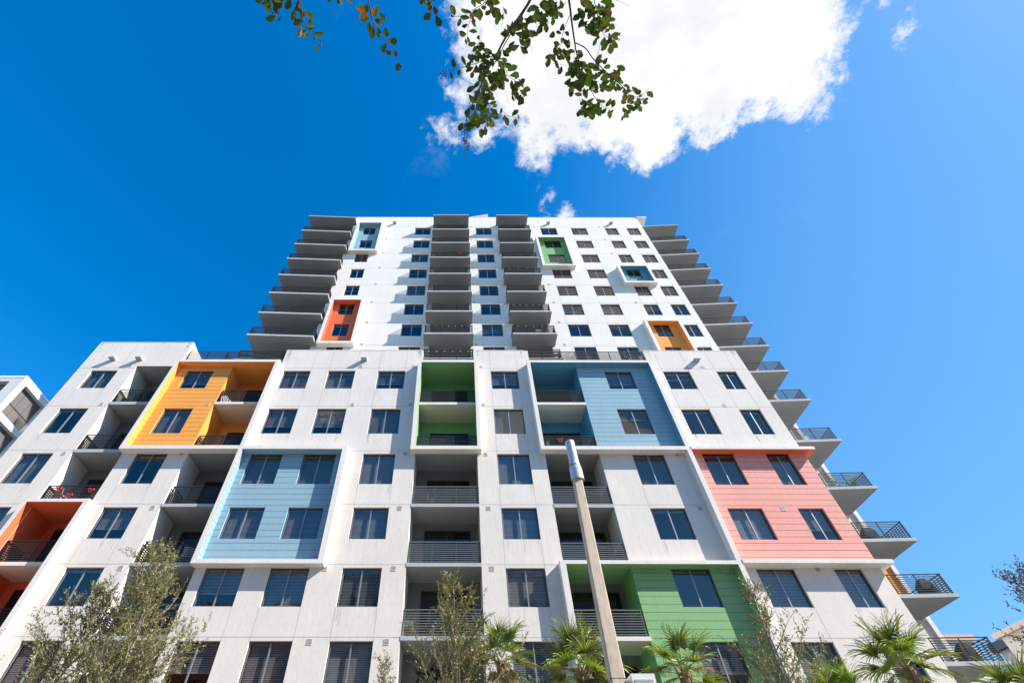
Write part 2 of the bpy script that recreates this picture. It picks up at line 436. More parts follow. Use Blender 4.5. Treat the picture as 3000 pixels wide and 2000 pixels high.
# ------------------------------------------------------------------ the apartment building
BO = (-2.5, 22, 0)
B = empty('apartment_building', BO, 'tall white apartment building with colourful framed panels and stacked balconies', 'building')
Y0, YT, YF = 22.0, 26.0, 21.55        # podium wall, tower wall, front of the projecting frames
ROWS = [(22.70, 24.33), (19.10, 21.02), (15.77, 17.71), (12.77, 14.43), (9.75, 11.42), (6.78, 8.45)]
JOINTS = [24.56, 21.20, 17.90, 14.60, 11.57, 8.59]
COLX = {'L1': (-24.18, -22.43), 'L2': (-17.80, -16.05), 'W1': (-11.42, -9.64), 'W2': (-8.47, -6.69), 'W3': (-5.17, -3.38),
        'W4': (2.27, 4.07), 'B3': (9.79, 11.58), 'R1': (13.69, 15.46), 'R2': (17.24, 18.54)}
def H(col, rows): return [(*COLX[col], *ROWS[r]) for r in rows]
def side(mb, x, y0, y1, z0, z1, m): mb.face([(x, y0, z0), (x, y1, z0), (x, y1, z1), (x, y0, z1)], m)

def vjoints(mb, xs, z0, z1, y, m='joint_soft', w=.010):
    for x in xs: mb.box(x - w, x + w, y - .003, y + .01, z0, z1, m)
def hjoints(mb, x0, x1, zs, y, holes, m='joint', w=.011):
    for z in zs:
        cuts = sorted([(h[0], h[1]) for h in holes if h[2] < z < h[3]])
        a = x0
        for c in cuts + [(x1, x1)]:
            if c[0] - a > .02: mb.box(a, c[0], y - .0035, y + .01, z - w, z + w, m)
            a = max(a, c[1])

# -- podium walls
pw = MB()
def pwall(x0, x1, z0, z1, holes, joints=True, m='white', y=Y0):
    pw.wall(x0, x1, z0, z1, y, m, holes)
    if joints:
        hjoints(pw, x0, x1, [z for z in JOINTS if z0 + .1 < z < z1 - .1], y, holes, 'joint_soft', .012)
        for h in holes:
            for x in (h[0], h[1]):
                if h[1] - h[0] < 3:
                    up = [g[2] for g in holes if g[2] > h[3] + .1 and abs(g[0] - h[0]) < .3]
                    top = min(up) if up else z1
                    if h[3] + .03 < min(top, z1): vjoints(pw, [x], h[3] + .005, min(top, z1) - .005, y)
pwall(-25.16, -21.41, 0, 27.14, H('L1', [0, 1, 2, 3, 4, 5]))
pwall(-21.41, -18.60, 24.74, 27.14, [], False)
pwall(-18.60, -14.93, 0, 17.90, H('L2', [2, 3, 4, 5]))
pwall(-11.77, -2.29, 17.70, 26.35, H('W1', [0, 1]) + H('W2', [0, 1]) + H('W3', [0, 1]))
pwall(-6.10, -2.29, 11.42, 17.70, H('W3', [2, 3]))
B1 = (-11.42, -9.63); B2 = (-8.46, -6.68)
lowh = [(*B1, *ROWS[4]), (*B2, *ROWS[4]), (*B1, *ROWS[5]), (*B2, *ROWS[5])]
pwall(-11.90, -2.29, 0, 11.42, lowh + H('W3', [4, 5]))
pwall(1.18, 4.95, 0, 26.35, H('W4', range(6)))
pwall(8.0, 12.73, 11.58, 17.70, H('B3', [2, 3]))
pwall(12.97, 19.43, 17.88, 26.35, H('R1', [0, 1]) + H('R2', [0, 1]))
pwall(12.97, 19.43, 0, 11.50, H('R1', [4, 5]) + H('R2', [4, 5]))
# ends, parapet thickness, roof side
for (x, y0, y1, z0, z1) in [(-25.16, Y0, 40, 0, 27.14), (19.43, Y0, 26, 0, 26.35)]:
    side(pw, x, y0, y1, z0, z1, 'white')
for (x0, x1, z) in [(-25.16, -18.60, 27.14), (-11.77, -2.29, 26.35), (1.18, 4.70, 26.35), (12.97, 19.43, 26.35)]:
    pw.box(x0, x1, Y0 + .004, Y0 + .28, z - 2.2, z, 'trim', {'y-': None, 'z-': None})
    pw.box(x0, x1, Y0 - .012, Y0 + .30, z, z + .045, 'trim')
pw.box(-11.77, -11.50, Y0 + .3, 26, 24.9, 26.35, 'trim'); pw.box(-2.55, -2.29, Y0 + .3, 24, 24.9, 26.35, 'trim'); pw.box(1.18, 1.44, Y0 + .3, 24, 24.9, 26.35, 'trim')
pw.box(4.44, 4.70, Y0 + .3, 24, 24.9, 26.35, 'trim'); pw.box(12.97, 13.2, Y0 + .3, 26, 24.9, 26.35, 'trim'); pw.box(-18.88, -18.60, Y0 + .3, 40, 24.9, 27.14, 'trim')
pw.box(-11.77, -2.3, Y0 + .3, YT, 24.6, 24.9, 'trim'); pw.box(13, 19.4, Y0 + .3, YT, 24.6, 24.9, 'trim'); pw.box(1.2, 4.7, Y0 + .3, YT, 24.6, 24.9, 'trim')
pw.box(-25.1, -18.7, Y0 + .3, 40, 26.0, 26.2, 'trim'); pw.box(-25.1, -18.7, 39.8, 40, 0, 26.2, 'trim')
rs = random.Random(12)
def drips(x0, x1, z, n, L=.7):
    for _ in range(n):
        e = rs.random(); x = (x0 + .02 + rs.random() * .22) if e < .42 else (x1 - .04 - rs.random() * .22) if e < .84 else rs.uniform(x0, x1)
        w_ = rs.uniform(.010, .045); h_ = rs.uniform(.15, L)
        y = Y0 - .0045 - .0002 * (_ + 1)
        pw.face([(x, y, z - h_), (x + w_ * .5, y, z - h_ * 1.12), (x + w_, y, z - h_ * .9), (x + w_, y, z - .004), (x, y, z - .004)], 'stain')
for c_, rr in (('L1', range(4)), ('L2', (2, 3, 4)), ('W1', (0, 1)), ('W2', (0, 1)), ('W3', range(5)), ('W4', range(5)), ('B3', (2, 3)), ('R1', (0, 1, 4)), ('R2', (0, 1, 4))):
    for r_ in rr: drips(*COLX[c_], ROWS[r_][0], rs.randint(3, 9))
for x0_, x1_, z_ in ((-25.1, -18.7, 27.12), (-11.7, -2.4, 26.33), (1.3, 4.6, 26.33), (13.1, 19.3, 26.33)): drips(x0_, x1_, z_, int((x1_ - x0_) * 4), 1.0)
tag(pw.build('podium_wall', B, BO), 'white stucco lower wall with control joints')

# -- coloured claddings
def cladding(name, x0, x1, z0, z1, holes, m, label, y=Y0, step=.328, zstart=None):
    c = MB(); c.wall(x0, x1, z0, z1, y, m, holes)
    zz = []; z = (zstart if zstart else z1 - .22)
    while z > z0 + .05: zz.append(z); z -= step
    hjoints(c, x0 + .002, x1 - .002, zz, y, holes, 'joint', .0075)
    return tag(c.build(name, B, (x0, y, z0)), label)
cladding('cladding_panel', -18.40, -14.93, 17.90, 24.72, H('L2', [0, 1]), 'orange', 'orange boards')
cladding('cladding_panel', -11.77, -6.27, 11.60, 17.70, [(*B1, *ROWS[2]), (*B2, *ROWS[2]), (*B1, *ROWS[3]), (*B2, *ROWS[3])], 'blue', 'light blue boards')
cladding('cladding_panel', 8.0, 12.73, 17.92, 24.72, H('B3', [0, 1]), 'blue', 'light blue boards beside the recessed balconies')
cladding('cladding_panel', 8.0, 12.73, 0, 11.42, H('B3', [4, 5]), 'green', 'green boards')
cladding('cladding_panel', 12.97, 19.43, 11.62, 17.74, H('R1', [2, 3]) + H('R2', [2, 3]), 'coral', 'coral pink boards')

# -- projecting frames
def frame(x0, x1, z0, z1, ix0, ix1, iz0, iz1, y0, y1, mi, label, mo='trim', left=True):
    f = MB(); P = lambda x, z, y: (x, y, z)
    f.face([P(x0, z0, y0), P(ix0, iz0, y0), P(ix0, iz1, y0), P(x0, z1, y0)], mo)
    f.face([P(ix1, iz0, y0), P(x1, z0, y0), P(x1, z1, y0), P(ix1, iz1, y0)], mo)
    f.face([P(x0, z1, y0), P(ix0, iz1, y0), P(ix1, iz1, y0), P(x1, z1, y0)], mo)
    f.face([P(x0, z0, y0), P(x1, z0, y0), P(ix1, iz0, y0), P(ix0, iz0, y0)], mo)
    side(f, x0, y1, y0, z0, z1, mo); side(f, x1, y0, y1, z0, z1, mo)
    f.face([P(x0, z1, y0), P(x1, z1, y0), P(x1, z1, y1), P(x0, z1, y1)], mo)
    f.face([P(x0, z0, y1), P(x1, z0, y1), P(x1, z0, y0), P(x0, z0, y0)], mo)
    side(f, ix0, y0, y1, iz0, iz1, mi); side(f, ix1, y1, y0, iz0, iz1, mi)
    f.face([P(ix0, iz1, y1), P(ix1, iz1, y1), P(ix1, iz1, y0), P(ix0, iz1, y0)], mi)
    f.face([P(ix0, iz0, y0), P(ix1, iz0, y0), P(ix1, iz0, y1), P(ix0, iz0, y1)], mo)
    zz = iz1 - .22
    while zz > iz0 + .1:
        if zz < iz1 - .4:
            f.box(ix0 - .002, ix0 + .003, y0 + .02, y1, zz - .008, zz + .008, 'joint'); f.box(ix1 - .003, ix1 + .002, y0 + .02, y1, zz - .008, zz + .008, 'joint')
        zz -= .328
    return tag(f.build('panel_frame', B, (x0, y0, z0)), label)
frame(-18.62, -11.77, 17.69, 24.92, -18.40, -12.00, 17.92, 24.70, YF, Y0, 'orange', 'white frame with orange lining')
frame(-2.53, 1.40, 17.69, 24.92, -2.30, 1.18, 17.92, 24.70, YF, Y0, 'green', 'white frame with green lining')
frame(4.68, 12.97, 17.69, 24.92, 4.90, 12.73, 17.92, 24.70, YF, Y0, 'teal', 'white frame with blue lining')
frame(-12.00, -5.99, 11.41, 17.90, -11.77, -6.27, 11.60, 17.68, YF - .004, Y0 - .004, 'blue', 'white frame with light blue lining')
f = MB()                                                                  # red frame at the left, open below
f.box(-21.67, -18.38, YF, Y0 + .01, 14.45, 14.62, 'trim', {'z-': 'red'})
f.box(-21.67, -21.45, YF + .002, Y0 + .01, 0, 14.45, 'trim', {'x+': 'red', 'z+': None}); f.box(-18.63, -18.38, YF + .002, Y0 - .002, 0, 14.45, 'trim', {'x-': 'red', 'z+': None})
tag(f.build('panel_frame', B, (-21.67, YF, 0)), 'white frame with red orange lining')
f = MB()                                                                  # green frame low down and the long fin
f.box(4.69, 12.73, YF, Y0 - .004, 11.41, 11.58, 'trim', {'z-': 'green'})
f.box(4.69, 4.96, YF + .002, Y0 - .004, 0, 11.41, 'trim', {'x+': 'green', 'z+': None})
tag(f.build('panel_frame', B, (4.69, YF, 0)), 'white frame with deep green lining')
f = MB()
f.box(12.73, 12.97, YF + .003, Y0 + .01, 11.42, 17.69, 'trim', {'z+': None, 'z-': None}); f.box(12.73, 12.97, YF + .003, Y0 + .01, 0, 11.42, 'trim', {'x-': 'green', 'z+': None})
f.box(-12.0, -11.77, YF + .003, Y0 + .01, 0, 11.40, 'trim') if False else None
f.build('wall_fin', B, (12.73, YF, 0))
f = MB()
f.box(12.98, 19.82, YF - .02, Y0 + .3, 17.71, 17.90, 'trim', {'z-': 'red'}); f.box(19.44, 19.82, Y0 + .3, 25.8, 17.71, 17.90, 'trim', {'z-': 'red', 'y-': None})
tag(f.build('fascia', B, (12.98, YF, 17.7)), 'white ledge with red underside over the coral boards')
f = MB()
f.box(12.98, 19.82, YF - .02, Y0 + .3, 11.46, 11.64, 'trim'); f.box(19.44, 19.82, Y0 + .3, 25.8, 11.46, 11.64, 'trim', {'y-': None})
f.build('fascia', B, (12.98, YF, 11.46))

# -- recessed balconies of the podium
YB = 23.72
def recess(x0, x1, z0, z1, ml, mr_, mb_, mc, y0=Y0, y1=YB, name='balcony_recess', label=None):
    r = MB()
    side(r, x0, y0, y1, z0, z1, ml); side(r, x1, y1, y0, z0, z1, mr_)
    r.face([(x0, y1, z0), (x1, y1, z0), (x1, y1, z1), (x0, y1, z1)], mb_)
    r.face([(x0, y1, z1), (x1, y1, z1), (x1, y0, z1), (x0, y0, z1)], mc)
    return tag(r.build(name, B, (x0, y0, z0)), label)
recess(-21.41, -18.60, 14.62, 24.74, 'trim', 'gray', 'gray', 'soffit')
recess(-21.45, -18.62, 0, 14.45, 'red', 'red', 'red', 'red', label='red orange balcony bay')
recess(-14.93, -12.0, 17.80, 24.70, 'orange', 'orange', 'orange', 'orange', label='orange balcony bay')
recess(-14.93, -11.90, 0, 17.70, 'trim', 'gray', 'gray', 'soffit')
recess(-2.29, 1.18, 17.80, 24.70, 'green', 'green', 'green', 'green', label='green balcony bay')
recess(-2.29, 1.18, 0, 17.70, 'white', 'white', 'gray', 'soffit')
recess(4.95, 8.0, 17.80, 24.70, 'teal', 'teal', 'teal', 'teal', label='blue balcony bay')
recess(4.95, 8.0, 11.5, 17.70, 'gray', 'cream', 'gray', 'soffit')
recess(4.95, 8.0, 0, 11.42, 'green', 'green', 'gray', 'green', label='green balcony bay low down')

def slab(x0, x1, yf, yb, z0, z1, me='slab', mu='soffit', label=None):
    s = MB(); s.box(x0, x1, yf, yb, z0, z1, me, {'z-': mu})
    return tag(s.build('balcony_slab', B, (x0, yf, z0)), label)

def railing(path, z, h=1.04, m='rail', name='balcony_railing', post=1.25, endposts=True, n=9):
    r = MB()
    for i in range(len(path) - 1):
        a = Vector((*path[i], z)); c = Vector((*path[i + 1], z)); L = (c - a).length; d = (c - a).normalized()
        nrm = Vector((-d.y, d.x, 0))
        for k in range(n):
            zz = .09 + k * (h - .14) / n
            o = Vector((0, 0, zz)); r.obox(a + o, c + o, .026, .034, m)
        o = Vector((0, 0, h - .02)); r.obox(a + o, c + o, .055, .04, m)
        np_ = max(1, round(L / post))
        for k in range(np_ + 1):
            if not endposts and k in (0, np_): continue
            p = a + d * min(max(L * k / np_, .025), L - .025) + nrm * .022
            r.obox(p, p + Vector((0, 0, h - .04)), .022, .05, m, up=d)
    return r.build(name, B, (*path[0], z))

DOORS = {}
def door(x0, x1, z0, z1, y):
    wd, ht = round(x1 - x0, 2), round(z1 - z0, 2)
    key = (wd, ht)
    if key not in DOORS:
        f = MB()
        f.box(0, wd, -.02, .0, 0, ht, 'dark'); f.box(-.0, .07, -.08, -.02, 0, ht, 'door'); f.box(wd - .07, wd, -.08, -.02, 0, ht, 'door')
        f.box(.07, wd - .07, -.08, -.02, ht - .08, ht, 'door'); f.box(wd / 2 - .05, wd / 2 + .05, -.075, -.02, 0, ht - .08, 'door'); f.box(.07, wd - .07, -.075, -.02, 0, .08, 'door')
        g = MB(); g.box(.07, wd - .07, -.058, -.050, .08, ht - .08, 'glass_dark')
        c = MB(); x = .12
        while x < wd * .62: c.box(x, x + .07, -.040, -.034, .1, ht - .1, 'curtain'); x += .095
        DOORS[key] = (f.mesh('balcony_door'), g.mesh('pane'), c.mesh('blind'))
    me = DOORS[key]
    o = place('balcony_door', me[0], (x0, y, z0), B)
    place('pane', me[1], (x0, y, z0), o); place('blind', me[2], (x0, y, z0), o)
    return o

FLB = [21.30, 17.76]
slab(-21.405, -18.45, 21.985, YB, 21.31, 21.53); railing([(-21.36, 23.3), (-21.36, 22.04), (-18.66, 22.04)], 21.53)
slab(-21.405, -18.45, 21.985, YB, 17.76, 17.96); railing([(-21.36, 23.3), (-21.36, 22.04), (-18.5, 22.04)], 17.96)
slab(-21.41, -18.62, Y0 - .01, YB, 14.46, 14.615); railing([(-21.36, 23.3), (-21.36, 22.04), (-18.7, 22.04)], 14.63)
slab(-21.445, -18.63, 21.985, YB, 11.48, 11.65, 'trim', 'cream'); railing([(-21.40, 23.3), (-21.40, 22.04), (-18.66, 22.04)], 11.65)
slab(-21.445, -18.63, 21.985, YB, 8.46, 8.63, 'trim', 'cream'); railing([(-21.40, 23.3), (-21.40, 22.04), (-18.66, 22.04)], 8.63)
for z in (21.53, 17.96, 14.63): door(-20.9, -18.75, z, z + 2.45, YB)
for z in (11.65, 8.63): door(-20.9, -18.75, z, z + 2.45, YB)
# orange / grey bay
slab(-14.925, -12.0, 21.985, YB, 21.35, 21.53, 'trim', 'cream')
railing([(-14.84, 23.3), (-14.84, 22.05), (-12.04, 22.05)], 21.53); railing([(-14.84, 23.3), (-14.84, 22.05), (-12.04, 22.05)], 17.925)
for z in (14.44, 11.47, 8.46):
    slab(-14.93, -11.92 if z < 11 else -12.0, Y0 - .02, YB, z, z + .165); railing([(-14.80, 23.3), (-14.80, Y0 + .06), (-12.0, Y0 + .06)], z + .165)
for z in (21.53, 17.92, 14.60, 11.63, 8.63): door(-14.25, -12.1, z, z + (2.55 if z > 17 else 2.35), YB)
# central bay
slab(-2.288, 1.178, 21.985, YB, 21.35, 21.53, 'trim', 'cream')
railing([(-2.26, 22.05), (1.15, 22.05)], 21.53); railing([(-2.26, 22.05), (1.15, 22.05)], 17.925)
for z in (14.46, 11.47, 8.47):
    slab(-2.29, 1.18, Y0 - .02, YB, z, z + .165); railing([(-2.26, Y0 + .06), (1.15, Y0 + .06)], z + .165, m='rail_light')
for z in (21.53, 17.92, 14.62, 11.63, 8.63, 5.6): door(-1.65, .75, z, z + (2.5 if z > 17 else 2.42), YB)
# right bay
slab(4.90, 7.998, 21.985, YB, 21.36, 21.54, 'trim', 'cream')
railing([(4.94, 22.05), (7.92, 22.05), (7.92, 23.3)], 21.54); railing([(4.94, 22.05), (7.92, 22.05), (7.92, 23.3)], 17.925)
slab(4.95, 8.02, Y0 - .02, YB, 14.44, 14.62); railing([(4.98, Y0 + .06), (7.94, Y0 + .06), (7.94, 23.3)], 14.62, m='rail_light')
railing([(5.0, 22.05), (7.92, 22.05), (7.92, 23.3)], 11.585, m='rail_light')
slab(4.96, 8.02, 21.92, YB, 8.45, 8.61, 'trim', 'cream'); railing([(5.0, 22.0), (7.92, 22.0), (7.92, 23.3)], 8.61, m='rail_light')
for z in (21.54, 17.92, 14.62, 11.58, 8.61, 5.6): door(5.4, 7.72, z, z + (2.55 if z > 17 else 2.4), YB)

# terraces on the podium roof
t = MB()
t.box(-18.60, -12.0, Y0 + .004, 28.4, 24.74, 24.92, 'trim'); t.box(-2.28, 1.17, Y0 + .004, YT, 24.74, 24.92, 'trim'); t.box(4.96, 12.72, Y0 + .004, YT, 24.74, 24.92, 'trim')
t.box(-18.58, -11.8, Y0 + .05, Y0 + .2, 24.92, 25.25, 'trim'); t.box(-2.28, 1.17, Y0 + .05, Y0 + .2, 24.92, 25.30, 'trim'); t.box(4.72, 12.95, Y0 + .05, Y0 + .2, 24.92, 25.25, 'trim')
t.build('terrace_floor', B, (-18.6, Y0, 24.74))
railing([(-18.52, 22.12), (-11.85, 22.12)], 25.25, 1.12, name='terrace_railing'); railing([(-15.95, 22.2), (-15.95, 28.3)], 25.25, 1.12, name='terrace_railing')
railing([(-2.26, 22.12), (1.16, 22.12)], 25.30, 1.28, name='terrace_railing'); railing([(4.74, 22.12), (12.94, 22.12)], 25.25, 1.12, name='terrace_railing')

# -- tower
TROWS = [(50.70 - 3 * k, 52.36 - 3 * k) for k in range(9)]
TCOL = {'T1': (-10.75, -9.38), 'T3': (-4.80, -3.0), 'T4': (2.22, 4.02), 'T5': (9.75, 11.58), 'T6': (13.30, 15.08), 'T7': (17.25, 18.63), 'T8': (19.77, 21.15)}
tw = MB()
holes = [(*c, *TROWS[k]) for c in TCOL.values() for k in range(8)]
bays = [(-2.29, 1.18, 24.92, 52.85, 0), (4.98, 7.98, 24.92, 52.85, 0)]
TF = [(-11.25, -8.74, 31.46, 37.31), (-11.25, -8.72, 46.56, 52.65), (9.03, 11.90, 43.58, 49.25), (16.56, 19.22, 40.50, 43.26), (16.58, 19.27, 27.95, 34.24)]
def inb(h, f): return f[0] < (h[0] + h[1]) / 2 < f[1] and f[2] < (h[2] + h[3]) / 2 < f[3]
plain = [h for h in holes if not any(inb(h, f) for f in TF)]
tw.wall(-12.09, 21.72, 24.9, 55.06, YT, 'white_far', plain + bays + [(*f, 0) for f in TF])
hjoints(tw, -12.08, 21.71, [52.53 - 3 * k for k in range(8)], YT, bays + [(f[0] - .3, f[1] + .3, f[2] - .3, f[3] + .3) for f in TF], 'joint_soft', .012)
for c in TCOL.values():
    for k in range(8):
        for x in c:
            z0, z1 = TROWS[k][1] + .01, (TROWS[k - 1][0] - .01 if k else 55.0)
            if not any(f[0] - .3 < x < f[1] + .3 and (f[2] - .3 < z0 < f[3] + .3 or f[2] - .3 < z1 < f[3] + .3) for f in TF): vjoints(tw, [x], z0, z1, YT, w=.009)
side(tw, -12.09, YT, 45, 24.9, 55.06, 'white_far'); side(tw, 21.72, YT, 45, 0, 55.06, 'white_far')
tw.box(19.43, 21.72, YT, YT + .3, 0, 24.9, 'white_far')
tw.face([(-12.09, YT, 55.06), (21.72, YT, 55.06), (21.72, 45, 55.06), (-12.09, 45, 55.06)], 'white_far')
tw.face([(-12.09, 45, 0), (-12.09, 45, 55.06), (21.72, 45, 55.06), (21.72, 45, 0)], 'white_far')
tw.box(-12.10, 21.73, YT - .012, YT + .3, 55.06, 55.11, 'fargray')
tw.box(21.73, 22.9, 25.9, 30, 54.98, 55.14, 'trim', {'z-': 'trim'})
tw.prism([(1.55, 26.5), (3.83, 26.1), (3.83, 30), (1.55, 30)], 55.9, 56.2, 'trim')
tag(tw.build('tower_wall', B, BO), 'white stucco upper wall with control joints')
for i, (f, mm, lb) in enumerate(zip(TF, ['red', 'blue', 'green', 'teal', 'orange'], ['coral red', 'light blue', 'green', 'deep blue', 'orange'])):
    hs_ = [h for h in holes if inb(h, f)]
    cladding('cladding_panel', f[0] - .01, f[1] + .01, f[2] - .01, f[3] + .01, hs_, mm, lb + ' boards high on the tower', YT + .002)
    frame(f[0] - .27, f[1] + .26, f[2] - .24, f[3] + .19, f[0], f[1], f[2], f[3], YT - .50, YT, mm, 'white frame with ' + lb + ' lining high on the tower')
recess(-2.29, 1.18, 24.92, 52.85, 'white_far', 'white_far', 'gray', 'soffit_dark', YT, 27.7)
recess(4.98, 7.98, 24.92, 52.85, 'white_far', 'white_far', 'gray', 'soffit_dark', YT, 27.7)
ZS = [28.40 + 3 * k for k in range(8)] + [52.85]
for z in ZS:
    top = z > 50
    for (x0, x1, b0, b1) in [(-2.69, 1.41, -2.29, 1.18), (4.60, 8.22, 4.98, 7.98)]:
        s = MB(); th = .20 if top else .17
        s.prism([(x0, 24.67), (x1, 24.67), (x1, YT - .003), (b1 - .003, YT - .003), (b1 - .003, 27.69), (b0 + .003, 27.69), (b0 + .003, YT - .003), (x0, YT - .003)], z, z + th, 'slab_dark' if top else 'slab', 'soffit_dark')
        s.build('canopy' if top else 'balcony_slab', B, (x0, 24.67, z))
        if not top:
            railing([(x0 + .09, 25.95), (x0 + .09, 24.76), (x1 - .09, 24.76), (x1 - .09, 25.95)], z + .17, n=9)
            door(b0 + .55, b1 - .4, z + .17, z + 2.55, 27.7)
# side wings behind the corner balconies
wg = MB(); wg.box(-17.0, -12.09, 28.5, 42, 0, 53.2, 'gray', {'x+': None}); wg.build('side_wing', B, (-17, 28.5, 0))
wg = MB(); wg.box(21.72, 26.16, 29.0, 42, 0, 53.2, 'white_far', {'x-': None}); wg.box(26.16, 26.42, 28.86, 42, 0, 53.2, 'white_far')
wg.box(21.73, 26.15, 28.985, 29.0, 11.95, 14.72, 'orange'); wg.build('side_wing', B, (21.72, 29, 0))
for z in [28.40 + 3 * k for k in range(8)] + [52.9]:
    s = MB(); top = z > 50
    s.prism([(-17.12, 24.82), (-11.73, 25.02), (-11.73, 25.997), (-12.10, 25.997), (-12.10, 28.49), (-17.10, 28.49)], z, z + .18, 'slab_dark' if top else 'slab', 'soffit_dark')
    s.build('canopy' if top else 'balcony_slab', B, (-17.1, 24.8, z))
    if not top:
        railing([(-17.02, 28.4), (-17.03, 24.93), (-11.83, 25.12), (-11.83, 25.95)], z + .18); door(-16.5, -13.86, z + .18, z + 2.6, 28.5)
for z in [8.72, 11.74, 14.73, 18.07, 21.68, 25.34] + [28.40 + 3 * k for k in range(8)] + [53.0]:
    s = MB(); top = z > 50
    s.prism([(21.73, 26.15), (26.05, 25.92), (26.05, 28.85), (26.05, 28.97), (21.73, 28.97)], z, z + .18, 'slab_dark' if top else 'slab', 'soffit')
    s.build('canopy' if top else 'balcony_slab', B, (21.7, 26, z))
    if not top:
        railing([(21.80, 26.25), (25.95, 26.03), (25.97, 28.8)], z + .18); door(22.3, 25.1, z + .18, z + 2.55, 29.0 if not 11 < z < 12 else 28.98)

# -- windows
WIN = {}
def win_mesh(wd, ht):
    key = (wd, ht)
    if key in WIN: return WIN[key]
    f = MB()
    a, b2 = .095, .165
    f.box(0, .055, a, b2, 0, ht, 'frame'); f.box(wd - .055, wd, a, b2, 0, ht, 'frame'); f.box(.055, wd - .055, a, b2, ht - .05, ht, 'frame'); f.box(.055, wd - .055, a - .01, b2, 0, .055, 'mullion')
    f.box(wd / 2 - .028, wd / 2 + .028, a + .004, b2, .055, ht - .05, 'mullion'); f.box(.055, .075, a + .02, b2, .055, ht - .05, 'mullion')
    f.box(.0, wd, .72, .74, 0, ht, 'dark'); f.face([(0, .165, 0), (0, .72, 0), (0, .72, ht), (0, .165, ht)], 'dark'); f.face([(wd, .165, 0), (wd, .72, 0), (wd, .72, ht), (wd, .165, ht)], 'dark')
    f.face([(0, .165, ht), (wd, .165, ht), (wd, .72, ht), (0, .72, ht)], 'dark'); f.face([(0, .165, 0), (wd, .165, 0), (wd, .72, 0), (0, .72, 0)], 'dark')
    panes = []
    for (p0, p1, yy) in ((.075, wd / 2 - .028, .118), (wd / 2 + .028, wd - .055, .136)):
        g = MB(); g.box(p0, p1, yy, yy + .006, .055, ht - .05, 'glass'); panes.append(g.mesh('pane'))
    def blinds(frac, tilt):
        g = MB(); n = int(ht * frac / .062); dz, dy = .026 * math.sin(tilt), .026 * math.cos(tilt)
        for k in range(n):
            z = ht - .09 - k * .062
            g.face([(.07, .24 - dy, z - dz), (wd - .07, .24 - dy, z - dz), (wd - .07, .24 + dy, z + dz), (.07, .24 + dy, z + dz)], 'blind')
        g.box(.07, wd - .07, .22, .26, ht - .09, ht - .05, 'blind')
        zb = ht - .09 - n * .062
        if zb > .08: g.box(.07, wd - .07, .225, .255, zb, zb + .03, 'blind')
        return g.mesh('blind')
    bl = [blinds(.96, R(66)), blinds(.96, R(48)), blinds(.62, R(66)), blinds(.97, R(75)), blinds(.35, R(50)), blinds(.05, R(50))]
    WIN[key] = (f.mesh('window'), panes, bl)
    return WIN[key]
rw = random.Random(3)
def window(x0, x1, z0, z1, y, v=None):
    wd, ht = round(x1 - x0, 2), round(z1 - z0, 2)
    f, panes, bl = win_mesh(wd, ht)
    o = place('window', f, (x0, y, z0), B)
    for p in panes: place('pane', p, (x0, y, z0), o)
    v = v if v is not None else rw.choice([0, 0, 1, 2, 3, 0])
    place('blind', bl[v], (x0, y, z0), o)
VAR = {('L1', 0): 0, ('L1', 1): 5, ('L1', 2): 0, ('L2', 0): 2, ('L2', 1): 0, ('L2', 2): 5, ('L2', 3): 2, ('L2', 4): 5, ('W1', 0): 0, ('W2', 0): 0, ('W3', 0): 2,
       ('W1', 1): 2, ('W2', 1): 2, ('W3', 1): 0, ('B3', 0): 2, ('B3', 1): 4, ('B3', 2): 1, ('B3', 3): 5, ('B3', 4): 5, ('R1', 0): 4, ('R2', 0): 5, ('R1', 1): 5, ('R2', 1): 5}
for c in ('L1', 'L2', 'W3', 'W4', 'B3', 'R1', 'R2'):
    for r_ in range(6):
        if c == 'L1' and r_ >= 4: continue
        window(*COLX[c], *ROWS[r_], Y0, VAR.get((c, r_)))
for c in ('W1', 'W2'):
    for r_ in (0, 1): window(*COLX[c], *ROWS[r_], Y0, VAR.get((c, r_)))
for c in (B1, B2):
    for r_ in (2, 3, 4, 5): window(*c, *ROWS[r_], Y0, 0 if r_ < 4 else None)
for c, xx in TCOL.items():
    for k in range(7):
        if xx[0] == 17.25 and k == 6: pass
        window(*xx, *TROWS[k], YT, rw.choice([4, 5, 2, 1, 5]))
# the row that only peeps over the parapet: one mesh of seven windows
sl_ = MB()
for xx in TCOL.values():
    wd = xx[1] - xx[0]; z0, z1 = TROWS[7]
    sl_.box(xx[0], xx[1], YT + .14, YT + .16, z0, z1, 'dark'); sl_.box(xx[0], xx[0] + .05, YT + .09, YT + .14, z0, z1, 'frame'); sl_.box(xx[1] - .05, xx[1], YT + .09, YT + .14, z0, z1, 'frame')
    sl_.box(xx[0] + .05, xx[1] - .05, YT + .09, YT + .14, z1 - .05, z1, 'frame'); sl_.box((xx[0] + xx[1]) / 2 - .03, (xx[0] + xx[1]) / 2 + .03, YT + .09, YT + .14, z0, z1 - .05, 'mullion')
    sl_.box(xx[0] + .05, xx[1] - .05, YT + .12, YT + .126, z0, z1 - .05, 'glass')
o = sl_.build('window', B, (0, YT, TROWS[7][0])); o['kind'] = 'stuff'

